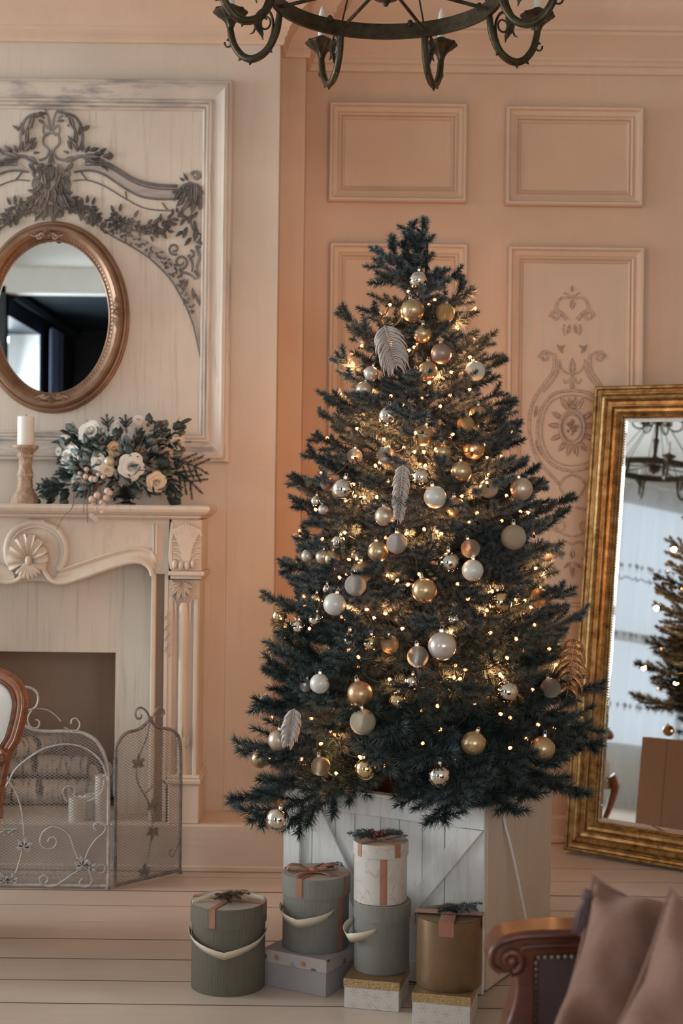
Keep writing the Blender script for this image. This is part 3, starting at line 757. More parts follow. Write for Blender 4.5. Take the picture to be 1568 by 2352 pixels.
# shell
def shell():
    mb = MB(); D = DF - 0.004; bx, by = 65, 1312
    for a in range(-80, 261, 1): pass
    angs = [-18, 8, 33, 58, 80, 100, 122, 147, 172, 198]; Ls = [58, 60, 64, 72, 78, 78, 72, 64, 60, 58]
    for a, L in zip(angs, Ls):
        ca, sa = cos(radians(a)), -sin(radians(a)); cy = by - 24
        def q(t, w, o):
            x = bx + ca * t * L * .78 - sa * w; y = cy + sa * t * L * .78 + ca * w
            return P(x, y, D) + Vector((0, -o, 0))
        n = 6; rows = []
        for i in range(n + 1):
            t = 0.12 + 0.88 * i / n; w = 3 + 10.5 * t; w *= (1 if i < n else .75); lift = 0.012 + 0.03 * sin(t * 2.4)
            rows.append([q(t, -w, 0.001), q(t, -w * .75, lift * .8), q(t, -w * .25, lift * .62), q(t, 0, lift * .55), q(t, w * .25, lift * .62), q(t, w * .75, lift * .8), q(t, w, 0.001)])
        for A, B in zip(rows, rows[1:]): mb.strip(A, B)
        mb.strip(rows[-1], [P(bx + ca * L * .8, cy + sa * L * .8, D) for _ in range(7)])
    for a in (-60, -75, -90, -105, -120, -45, -135):
        ca, sa = cos(radians(a)), -sin(radians(a))
        pts = [P(bx + ca * t, by - 22 + sa * t, D - 0.02) for t in (0, 15, 30, 40)]
        mb.tube(pts, [.004, .009, .011, .004], 6)
    mb.ball(P(bx, by - 24, D - 0.03), 0.012, 8, 6, (1.1, .8, 1.5))
    return mb
shell().build('carved_shell', M['cream_plain'], fp, 60, recalc=True)
sc = MB()
R = Relief(DF - 0.012, .02); R.spiral(92, 1300, 13, 4, 100, 480, 6, 4); R.stroke([(92, 1287), (80, 1290), (74, 1302), (80, 1314)], 6, 3)
sc.join(R.mb); sc.join(mirrorx(R.mb)); sc.build('shell_scroll', M['cream_plain'], fp, 50)
# pilasters
def pil(side):
    f = (lambda mb: mb) if side > 0 else mirrorx
    D = 5.19
    xl, xr = X_(392, D), X_(462, D)
    mb = MB().bbox((xl, D + .012, P(430, 1312, D).z), (xr, DB - .001, 1.306))
    mb.bbox((X_(388, D), D - .02, P(430, 1322, D).z), (X_(470, D), DB - .001, P(430, 1312, D).z)).bbox((X_(392, D), D - .008, P(430, 1330, D).z), (X_(464, D), DB - .001, P(430, 1322, D).z))
    b = f(mb).build('console_block', M['cream_plain'], fp, False, bevel=.003)
    R = Relief(D + .012, .02)
    for i in range(11):
        t = (i - 5) / 5
        R.stroke([(428 + t * 34, 1206 + abs(t) * 26), (428 + t * 30, 1202 + abs(t) * 14), (428 + t * 22, 1224 + abs(t) * 10), (428 + t * 12, 1260), (427 + t * 6, 1298)], 4.6, 2.6, out=.005)
    for i in range(6):
        for sg in (-1, 1): R.stroke([(428 + sg * 4, 1300 - i * 14), (428 + sg * 18, 1284 - i * 13), (428 + sg * 31, 1282 - i * 13)], 2.4, 3.2, out=.003)
    for x in (402, 416, 430, 444): R.mb.ball(R.w(x, 1300 - abs(x - 424) * .2, .012), .013, 8, 6, (.8, .9, 1.3))
    R.stroke([(396, 1200), (393, 1240), (392, 1280), (396, 1306)], 4, 6)
    f(R.mb).build('acanthus_leaf', M['cream_plain'], b, 60)
    # shaft with half column
    D2 = 5.215; zt, zb = P(430, 1332, D2).z, P(430, 1786, D2).z
    mb = MB().bbox((X_(388, D2), D2 + .022, zb), (X_(458, D2), DB - .001, zt))
    mb.bbox((X_(386, D2), D2 + .004, zb), (X_(398, D2), D2 + .03, zt)).bbox((X_(446, D2), D2 + .004, zb), (X_(456, D2), D2 + .03, P(430, 1375, D2).z))
    s_ = f(mb).build('pilaster_shaft', M['cream'], fp, False, bevel=.003)
    xc = X_(421, D2); r = .021
    q = MB().lathe([(r * .3, 0), (r, .0), (r, .62 * (zt - zb)), (r, .86 * (zt - zb)), (r * .75, .885 * (zt - zb)), (0.0001, .89 * (zt - zb))], (xc, D2 + .024, zb), 16)
    f(q).build('half_column', M['cream_plain'], s_, 40)
    R = Relief(D2 + .01, .016)
    for a, L in ((200, 34), (230, 40), (255, 44), (280, 44), (305, 40), (335, 32)): R.leaf(418, 1338, a, L, 15, out=.004)
    for dx in (-30, 30): R.stroke([(420 + dx, 1372), (420 + dx * .6, 1382), (420 + dx * .55, 1420)], 2.5, 1.5)
    f(R.mb).build('capital_leaf', M['cream_plain'], s_, 60); R = Relief(D2 + .01, .016)
    R.leaf(420, 1700, 90, 40, 10); R.leaf(412, 1720, 100, 34, 8); R.leaf(428, 1720, 80, 34, 8)
    f(R.mb).build('foot_leaf', M['cream_plain'], s_, 60)
    D3 = 5.2
    zb0, zb1 = HE + .0005, P(430, 1782, D3).z
    mb = MB().bbox((X_(392, D3), D3 - .005, zb0), (X_(463, D3), DB - .001, zb1 - .03)).bbox((X_(388, D3), D3 - .014, zb1 - .03), (X_(467, D3), DB - .001, zb1 - .012)).bbox((X_(390, D3), D3, zb1 - .012), (X_(464, D3), DB - .001, zb1))
    f(mb).build('pilaster_base', M['cream_plain'], fp, False, bevel=.004)
    # inner jamb: bead strip, dark recess, carved edge strip
    D4 = 5.225; z1 = P(360, 1318, D4).z
    mb = MB().bbox((X_(348, D4), D4 - .004, HE + .001), (X_(359, D4), D4 + .12, z1)); f(mb).build('jamb_bead', M['cream_plain'], fp, False, bevel=.004)
    mb = MB().bbox((X_(359, D4), D4 + .02, HE + .001), (X_(379, D4), D4 + .12, z1)); f(mb).build('jamb_recess', M['jamb'], fp, False)
    mb = MB().bbox((X_(379, D4), D4 - .008, HE + .001), (X_(387, D4), D4 + .12, 1.306))
    R = Relief(D4 - .008, .01)
    for k in range(9): R.leaf(383, 1400 + k * 12, 270 + (-1) ** k * 25, 14, 7)
    mb.join(R.mb); f(mb).build('jamb_carved_strip', M['cream_plain'], fp, 40)
M['jamb'] = worn('brown_glazed_paint', (0.30, 0.205, 0.14), (0.20, 0.135, 0.09), .6, (20, 20, 1))
pil(1); pil(-1)
# inner slip around the opening
DSL = 5.35; sx = X_(349, DSL) + .01; ox = OW; zt = P(200, 1318, 5.3).z + .08
sl = MB().bbox((CX + ox, DSL, HE + .001), (sx, DB - .001, zt)).bbox((CX - sx + CX, DSL, HE + .001), (CX - ox, DB - .001, zt)).bbox((CX - ox, DSL, OT), (CX + ox, DB - .001, zt))
sl.build('opening_slip', M['cream'], fp, False)

# ---------------------------------------------------------------- logs and candles in the hearth
def birch():
    m, t, b = nt('birch_bark'); v = coords(t, (3, 3, 22)); f = noise(t, v, 3, 5, .7)
    g = noise(t, coords(t), 9, 3)
    t.links.new(mixc(t, ramp(t, f, [(.52, (0, 0, 0)), (.6, (1, 1, 1))]), ramp(t, g, [(.3, (.55, .46, .38)), (.7, (.72, .63, .53))]), (.05, .04, .035)), b.inputs['Base Color'])
    b.inputs['Roughness'].default_value = .8; bump(t, b, f, .4, .006); return m
M['birch'] = birch(); M['log_end'] = wood('cut_log_end', (.42, .30, .19), (.55, .42, .28), (8, 8, 8), .8, 0)
def log(p0, p1, r, lab):
    a, b = Vector(p0), Vector(p1); t = thing('birch_log', lab, 'log', (a + b) / 2, group='birch logs in the fireplace')
    rr = random.Random(int(r * 1e5)); n = 9
    pts = [a.lerp(b, i / n) + Vector((rr.uniform(-.002, .002), rr.uniform(-.002, .002), rr.uniform(-.002, .002))) for i in range(n + 1)]
    d = (b - a).normalized(); q = d.to_track_quat('Z', 'Y'); MWi = MW[t.name]
    # bark in its own along-axis frame so the bands run round the log
    o = MB().tube([Vector((0, 0, (i / n - .5) * (b - a).length)) for i in range(n + 1)], [r * rr.uniform(.96, 1.04) for _ in range(n + 1)], 14)
    me = o.mesh('bark', M['birch'], 50); pl = place('bark', me, t, q.to_matrix().to_4x4())
    for s_ in (-1, 1):
        e = MB().lathe([(0.0001, s_ * ((b - a).length / 2 + .0025)), (r * .8, s_ * ((b - a).length / 2 + .002)), (r * .93, s_ * ((b - a).length / 2))], n=14, caps=False)
        place('cut_end', e.mesh('cut_end', M['log_end'], False), t, q.to_matrix().to_4x4())
log((-1.40, 5.50, HE + .052), (-.91, 5.52, HE + .05), .05, 'birch log lying lowest at the front of the fireplace pile')
log((-1.38, 5.63, HE + .056), (-.90, 5.64, HE + .056), .055, 'birch log lying on the fireplace floor behind the front one')
log((-1.38, 5.57, HE + .142), (-1.0, 5.575, HE + .138), .044, 'birch log resting across the two bottom logs')
log((-.96, 5.455, HE + .138), (-.905, 5.50, HE + .142), .033, 'short birch log end pointing forward at the right of the pile')
log((-1.30, 5.46, HE + .225), (-1.12, 5.68, HE + .222), .038, 'topmost birch log tilted across the fireplace pile')
M['wax'] = plain('ivory_wax', (.70, .64, .55), .45, 0, .04)
M['wax_white'] = plain('white_wax', (.80, .77, .72), .4, 0, .03)
M['wick'] = plain('black_wick', (.03, .03, .03), .9)
def candle(p, r, h, lab, mat='wax', group=None):
    t = thing('pillar_candle', lab, 'candle', p, group=group)
    MB().lathe([(0.0001, 0), (r * .97, 0), (r, .004), (r, h - .006), (r * .97, h), (r * .85, h - .001), (r * .5, h - .006), (0.0001, h - .007)], n=24, caps=False).build('wax_body', M[mat], t, 40, local=True)
    MB().tube([(0, 0, h - .008), (.001, 0, h + .004), (.003, 0, h + .010)], .0012, 5).build('wick', M['wick'], t, local=True)
for px, y0, y1, w, D, lab in ((175, 1832, 1886, 18, 5.235, 'short ivory pillar candle at the left of the three behind the screen'), (208, 1826, 1880, 17, 5.29, 'ivory pillar candle set back between the other two hearth candles'), (232, 1782, 1886, 15, 5.24, 'tall ivory pillar candle nearest the screen hinge')):
    b = P(px, y1, D); candle((b.x, D, HE), w * D / FPX, (y1 - y0) * D / FPX, lab, group='ivory candles in the hearth')

# ---------------------------------------------------------------- candlestick and candle on the mantel
M['stick'] = worn('rubbed_turned_wood', (.36, .22, .145), (.55, .42, .33), .8, (30, 30, 9), .6, (.25, .14, .09), .45, .6)
DC = 5.30; pc = P(58, 1100, DC); k = DC / FPX
cs = thing('candlestick', 'turned rubbed-wood candlestick holding a white candle on the mantel', 'candlestick', (pc.x, DC, ZS))
prof = [(0.0001, 0), (31, 0), (32, 6), (29, 12), (27, 22), (21, 28), (20, 34), (17, 38), (18, 44), (16, 48), (17, 53), (16, 58), (18, 62), (18, 70), (16, 76), (14, 84), (15, 96), (15, 104), (17, 108), (17, 116), (20, 119), (25, 124), (30, 128), (30, 134), (18, 133), (0.0001, 132)]
MB().lathe([(a * k if a > .01 else a, b * k) for a, b in prof], n=28, caps=False).build('turned_stem', M['stick'], cs, 50, local=True)
for z in (66, 110):
    mb = MB()
    for i in range(22):
        a = 2 * pi * i / 22; mb.box((18 * k * cos(a), 18 * k * sin(a), z * k), (.004, .003, .009), Matrix.Rotation(a, 3, 'Z'))
    mb.build('dentil_band', M['cream_plain'], cs, False, local=True)
candle((pc.x, DC, ZS + 132 * k), 19 * k, 68 * k, 'white pillar candle standing on the turned candlestick', 'wax_white')
# ---------------------------------------------------------------- flower arrangement on the mantel
M['petal'] = plain('white_silk_petal', (.80, .76, .69), .6, 0, .06, sheen=.3)
M['petal_cream'] = plain('cream_silk_petal', (.76, .66, .52), .6, 0, .08, sheen=.3)
M['petal_peach'] = plain('peach_silk_petal', (.72, .42, .24), .6, 0, .15, sheen=.3)
M['petal_dusty'] = plain('dusty_pink_petal', (.55, .45, .38), .65, 0, .15)
M['leaf_grey'] = plain('grey_green_leaf', (.16, .20, .18), .6, 0, .3, 20)
M['leaf_dark'] = plain('dark_green_leaf', (.045, .065, .055), .5, 0, .3, 20)
M['cone'] = plain('brown_cone_scale', (.16, .09, .055), .7, 0, .3, 40)
M['cone_tip'] = plain('frosted_cone_tip', (.45, .34, .26), .7)
M['berry'] = plain('pinkish_berry', (.62, .47, .40), .45, 0, .12, 30)
M['gold_berry'] = plain('pale_gold_ball', (.60, .49, .32), .35, .3)
M['red_twig'] = plain('red_brown_twig', (.18, .07, .045), .7)
M['urn'] = plain('black_footed_bowl', (.03, .028, .026), .4)
def needle_mat(name, dark, light, frost):
    m, t, b = nt(name); at = t.nodes.new('ShaderNodeVertexColor'); at.layer_name = 'tip'
    oi = t.nodes.new('ShaderNodeObjectInfo')
    lite = mixc(t, ramp(t, oi.outputs['Random'], [(.45, (0, 0, 0)), (.95, (1, 1, 1))]), light, frost)
    t.links.new(mixc(t, at.outputs['Color'], dark, lite), b.inputs['Base Color'])
    b.inputs['Roughness'].default_value = .5; b.inputs['Specular IOR Level'].default_value = .35
    return m
M['fir'] = needle_mat('blue_green_fir_needles', (.012, .024, .025), (.095, .125, .128), (.23, .27, .275))  # frosted tips; caught light and dark gaps also put into tip and base colours
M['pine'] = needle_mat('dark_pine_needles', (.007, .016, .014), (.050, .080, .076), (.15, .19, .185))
M['bark'] = plain('brown_branch_bark', (.06, .042, .03), .8)
class Needles:
    def __init__(s): s.v = []; s.f = []; s.c = []
    def needle(s, p, d, L, w, base=0.0):
        a = d.orthogonal().normalized(); b = d.cross(a); n = len(s.v); ph = random.random() * 2
        for k in range(3):
            q = ph + k * 2.0944; s.v.append(p + (a * cos(q) + b * sin(q)) * w); s.c.append(base)
        s.v.append(p + d * L); s.c.append(1.0)
        s.f += [(n, n + 1, n + 3), (n + 1, n + 2, n + 3), (n + 2, n, n + 3)]
    def twig(s, pts, dens, L, w, ang=55, tuft=True, t0=0.0, stem=.0012):
        pts = [Vector(p) for p in pts]; r = random
        for i in range(len(pts) - 1):
            a, b = pts[i], pts[i + 1]; seg = b - a; ln = seg.length
            if ln < 1e-6: continue
            d = seg / ln; u = d.orthogonal().normalized(); v = d.cross(u)
            n = max(1, int(dens * ln + r.random()))
            if (i + .5) / (len(pts) - 1) < t0: continue
            for _ in range(n):
                q = a + seg * r.random(); an = radians(r.gauss(ang, 10)); ph = r.uniform(0, 2 * pi)
                dd = d * cos(an) + (u * cos(ph) + v * sin(ph)) * sin(an)
                s.needle(q, dd, L * r.uniform(.75, 1.15), w)
        if tuft:
            d = (pts[-1] - pts[-2]).normalized(); u = d.orthogonal().normalized(); v = d.cross(u)
            for _ in range(int(8 + dens * .006)):
                ph = r.uniform(0, 2 * pi); an = radians(r.uniform(5, 40)); s.needle(pts[-1], d * cos(an) + (u * cos(ph) + v * sin(ph)) * sin(an), L * r.uniform(.7, 1), w)
    def mesh(s, name, mat, minv=None):
        me = bpy.data.meshes.new(name); vv = s.v if minv is None else [minv @ q for q in s.v]
        me.from_pydata([tuple(q) for q in vv], [], s.f); me.materials.append(mat)
        ca = me.color_attributes.new('tip', 'FLOAT_COLOR', 'POINT')
        arr = [0.0] * (4 * len(s.c))
        for i, c in enumerate(s.c): arr[4 * i] = arr[4 * i + 1] = arr[4 * i + 2] = c; arr[4 * i + 3] = 1
        ca.data.foreach_set('color', arr); me.update(); return me
def curve3(a, b, bend, n=6):
    a, b, bend = Vector(a), Vector(b), Vector(bend)
    return [a.lerp(b, i / n) + bend * (4 * (i / n) * (1 - i / n)) for i in range(n + 1)]
def rose_mesh(r, open_=1.0, seed=1):
    """spiral rose facing +Z, radius r"""
    rr = random.Random(seed); mb = MB()
    for ring, (n, rad, tilt, pr) in enumerate(((3, .10, 86, .34), (3, .20, 78, .44), (4, .34, 66, .52), (5, .50, 50, .56), (5, .64, 34, .58))):
        for i in range(n):
            a0 = 2 * pi * i / n + ring * .7 + rr.uniform(-.1, .1); t = radians(tilt + rr.uniform(-7, 7))
            U = Vector((cos(a0), sin(a0), 0)); Vv = Vector((-sin(a0), cos(a0), 0)); up = U * cos(t) + Vector((0, 0, 1)) * sin(t)
            base = U * rad * r * .55 + Vector((0, 0, r * (.28 - .06 * ring)))
            rows = []
            for j in range(5):
                s_ = j / 4; w = pr * r * (.50 + .62 * sin(pi * .72 * s_)) * (.80 if j == 4 else 1) ; row = []
                for k in range(-2, 3):
                    q = k / 2; curl = .24 * r * s_ ** 3 * (1.3 if ring > 1 else .3)
                    p = base + up * (s_ * r * pr * 1.15) + Vv * (q * w) - U * (q * q * -.0 + .16 * r * (q * q)) + U * curl - Vector((0, 0, curl * .7))
                    row.append(p)
                rows.append(row)
            for A, B in zip(rows, rows[1:]): mb.strip(A, B)
    mb.ball((0, 0, .32 * r), .17 * r, 8, 5, (1, 1, 1.4))
    return mb
def facing(p, d, roll=0):
    q = Vector(d).to_track_quat('Z', 'Y'); return Matrix.Translation(p) @ q.to_matrix().to_4x4() @ Matrix.Rotation(roll, 4, 'Z')
DFL = 5.30
fa = thing('flower_arrangement', 'mantel arrangement of white roses, cones, berries and fir in a dark footed bowl', 'flowers', (P(290, 1152, DFL).x, DFL, ZS))
kf = DFL / FPX
def flowers():
    bx = MW[fa.name].translation
    MB().lathe([(.0001, 0), (.036, 0), (.036, .006), (.014, .014), (.014, .022), (.05, .034), (.065, .06), (.06, .06), (.045, .04), (.0001, .036)], n=24, caps=False).build('footed_bowl', M['urn'], fa, 50, local=True)
    ctr = P(272, 1085, DFL)
    def out(px, py, dz=0.0):
        """point on the bouquet's rounded front"""
        p = P(px, py, DFL); q = p - ctr; rr_ = (q.x / .17) ** 2 + (q.z / .12) ** 2
        p.y = DFL - .085 * sqrt(max(0, 1 - rr_ * .8)) - dz; p2 = P(px, py, p.y); return p2
    # roses: px, py, radius px, material, towards(dx,dz)
    for i, (x, y, r, mt, dx, dz, nm) in enumerate(((210, 996, 27, 'petal', -.2, .45, 'rose'), (271, 997, 28, 'petal', .05, .25, 'rose'), (302, 1071, 27, 'petal', .1, -.1, 'rose'), (166, 1050, 29, 'petal', -.6, -.2, 'rose'), (263, 1032, 16, 'petal_peach', 0, .1, 'rose_bud'), (357, 1106, 22, 'petal_cream', .5, -.3, 'rose'), (228, 1062, 17, 'petal', -.1, 0, 'rose'), (150, 1016, 15, 'petal', -.4, .2, 'rose'), (408, 1016, 16, 'petal_cream', .5, .1, 'rose'), (376, 1046, 20, 'petal_dusty', .3, -.1, 'rose'), (246, 1078, 15, 'petal_cream', 0, -.3, 'rose'), (182, 1108, 16, 'petal_dusty', -.4, -.5, 'rose'), (318, 966, 12, 'petal', .2, .7, 'rose'), (136, 1037, 9, 'petal', -.7, 0, 'rose_bud'), (340, 978, 13, 'petal_dusty', .2, .5, 'rose'), (390, 1064, 15, 'petal_dusty', .5, -.3, 'rose'), (116, 1112, 11, 'petal_dusty', -.7, -.2, 'rose_bud'))):
        m_ = rose_mesh(r * kf, 1, i); m_.xf(facing(out(x, y, .008), (dx, -1, dz), i)); m_.build(nm, M[mt], fa, True, recalc=False)
    # cones
    for x, y, r in ((238, 1013, 13), (322, 1040, 16), (288, 1066, 10)):
        R_ = r * kf; mb = MB(); tp = MB()
        for i in range(40):
            f = i / 40; z = R_ * (1.1 - 2.0 * f); rad = R_ * sin(pi * (.12 + .8 * f)) * .9; a = i * 2.4
            c = Vector((rad * cos(a) * .8, rad * sin(a) * .8, z * .6)); mb.ball(c, R_ * .26, 5, 3, (1, 1, .6))
            tp.ball(c + Vector((cos(a), sin(a), .5)) * R_ * .17, R_ * .10, 4, 3)
        m = facing(out(x, y, .012), (.1, -1, .2)); mb.xf(m); tp.xf(m)
        cn = mb.build('pine_cone', M['cone'], fa, True); tp.build('frosted_tips', M['cone_tip'], cn, True, kind='stuff')
    MB().ball(out(251, 1060, .02), 12 * kf, 16, 10).build('gold_ball', M['gold_berry'], fa, True, label='pale gold ball among the roses')
    for x, y, r in ((367, 974, 8), (343, 966, 6), (352, 970, 5)):
        mb = MB(); rr = random.Random(x); p = out(x, y, 0)
        for _ in range(26):
            d = Vector((rr.gauss(0, 1), rr.gauss(0, 1), rr.gauss(0, 1))).normalized(); mb.ball(p + d * r * kf * .8, r * kf * .35, 5, 3)
        mb.build('seed_head', M['cone'], fa, True)
    stem = MB()
    bl = [(223, 1138, 8), (244, 1144, 8), (234, 1154, 7), (211, 1147, 8), (214, 1160, 6), (222, 1168, 7), (207, 1163, 5), (239, 1160, 6), (236, 1176, 6), (199, 1078, 6), (183, 1087, 5), (211, 1100, 8), (219, 1101, 7), (197, 1095, 7), (237, 1095, 6), (226, 1090, 5), (247, 1128, 8), (252, 1132, 7)]
    for x, y, r in bl:
        p = out(x, y, .035 if y > 1120 else .02)
        if y > 1120: p = P(x, y, 5.145)
        MB().ball(p, r * kf, 10, 7).build('berry', M['berry'], fa, True)
        q = out(226, 1105, 0); stem.tube(curve3(q, p, (0, -.01, .01), 4), .0011, 4)
    # hanging red twigs
    for pts in (((170, 1128), (166, 1165), (152, 1180), (140, 1196), (130, 1216)), ((205, 1120), (200, 1160), (201, 1200)), ((198, 1110), (193, 1150), (192, 1178)), ((180, 992), (172, 978), (165, 968))):
        stem.tube(smoothp([P(a, b, 5.13 if b > 1130 else 5.2) for a, b in pts], 4), .0013, 4)
    w = MB()
    for x, y in ((214, 1188), (220, 1192), (210, 1184)): 
        m_ = rose_mesh(5 * kf, 1, x).xf(facing(P(x, y, 5.14), (.1, -1, -.5))); w.join(m_)
    w.build('drooping_blossom', M['petal'], fa, True)
    stem.build('twigs', M['red_twig'], fa, True)
    # leaves
    lf = MB().add([Vector(q) for q in ((0, 0, 0), (.3, .32, .03), (.7, .30, .02), (1, 0, -.06), (.7, -.3, .02), (.3, -.32, .03), (.3, 0, -.02), (.7, 0, -.02), (0.02, 0, -.03), (.5, .2, -.03), (.5, -.2, -.03))],
        [(0, 6, 1), (1, 6, 7, 2), (2, 7, 3), (0, 5, 6), (5, 4, 7, 6), (4, 3, 7), (8, 1, 9), (1, 2, 9), (2, 3, 9), (9, 3, 8), (8, 10, 5), (5, 10, 4), (4, 10, 3), (10, 8, 3)])
    mg = lf.mesh('leaf', M['leaf_grey'], True); md = lf.mesh('leaf', M['leaf_dark'], True)
    inv = MW[fa.name].inverted(); rr = random.Random(12)
    spots = [(rr.uniform(150, 410), rr.uniform(985, 1125)) for _ in range(190)] + [(rr.gauss(128, 18), rr.gauss(1122, 14)) for _ in range(30)] + [(rr.gauss(380, 22), rr.gauss(1000, 14)) for _ in range(16)] + [(rr.gauss(300, 25), rr.gauss(1110, 10)) for _ in range(14)] + [(rr.gauss(385, 14), rr.gauss(1125, 10)) for _ in range(10)]
    for x, y in spots:
        p = out(x, y, rr.uniform(-.02, .012)); a = atan2(-(y - 1085), x - 272)
        d = Vector((cos(a) + rr.gauss(0, .5), -rr.uniform(.1, .8), sin(a) + rr.gauss(0, .5))).normalized()
        s_ = rr.uniform(22, 38) * kf; xq = d.to_track_quat('X', 'Z').to_matrix().to_4x4()
        place('leaf', mg if rr.random() < .45 else md, fa, inv @ Matrix.Translation(p) @ xq @ Matrix.Rotation(rr.uniform(-1.2, 1.2), 4, 'X') @ Matrix.Scale(s_, 4))
    # dark needle filler added inside the bouquet to close its gaps
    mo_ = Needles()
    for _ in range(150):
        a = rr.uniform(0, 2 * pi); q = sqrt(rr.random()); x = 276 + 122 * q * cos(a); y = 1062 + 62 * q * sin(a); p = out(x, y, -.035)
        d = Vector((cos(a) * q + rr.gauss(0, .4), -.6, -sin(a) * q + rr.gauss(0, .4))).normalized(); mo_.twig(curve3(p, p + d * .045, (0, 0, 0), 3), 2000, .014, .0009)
    place('needle_filling', mo_.mesh('needle_filling', M['pine'], inv), fa, Matrix())['kind'] = 'stuff'
    # fir sprigs
    for (x0, y0, x1, y1, n) in ((385, 1050, 475, 1087, 3), (385, 1070, 462, 1131, 3), (380, 1080, 405, 1146, 2), (350, 1085, 398, 1130, 2), (150, 1115, 85, 1125, 2), (160, 1125, 92, 1140, 1), (250, 1000, 245, 955, 2), (290, 1000, 288, 956, 2), (310, 1010, 325, 985, 1), (390, 1020, 418, 1028, 1), (170, 1095, 128, 1090, 2), (340, 1010, 380, 985, 2), (200, 1110, 176, 1140, 1), (300, 1050, 330, 1075, 1)):
        nd = Needles(); a = P(x0, y0, DFL - .02); b = P(x1, y1, DFL - .05); mid = curve3(a, b, (0, 0, .008), 6)
        nd.twig(mid, 2600, .013, .0007)
        for j in range(n):
            for sg in (-1, 1):
                s_ = mid[2 + j]; d = (b - a).normalized(); u = Vector((-d.z, 0, d.x)) * sg
                e = s_ + (d * .7 + u * .7) * (b - a).length * .38; nd.twig(curve3(s_, e, (0, -.004, 0), 4), 2600, .012, .0007)
        me = nd.mesh('fir_sprig', M['fir'], inv); place('fir_sprig', me, fa, Matrix())
flowers()

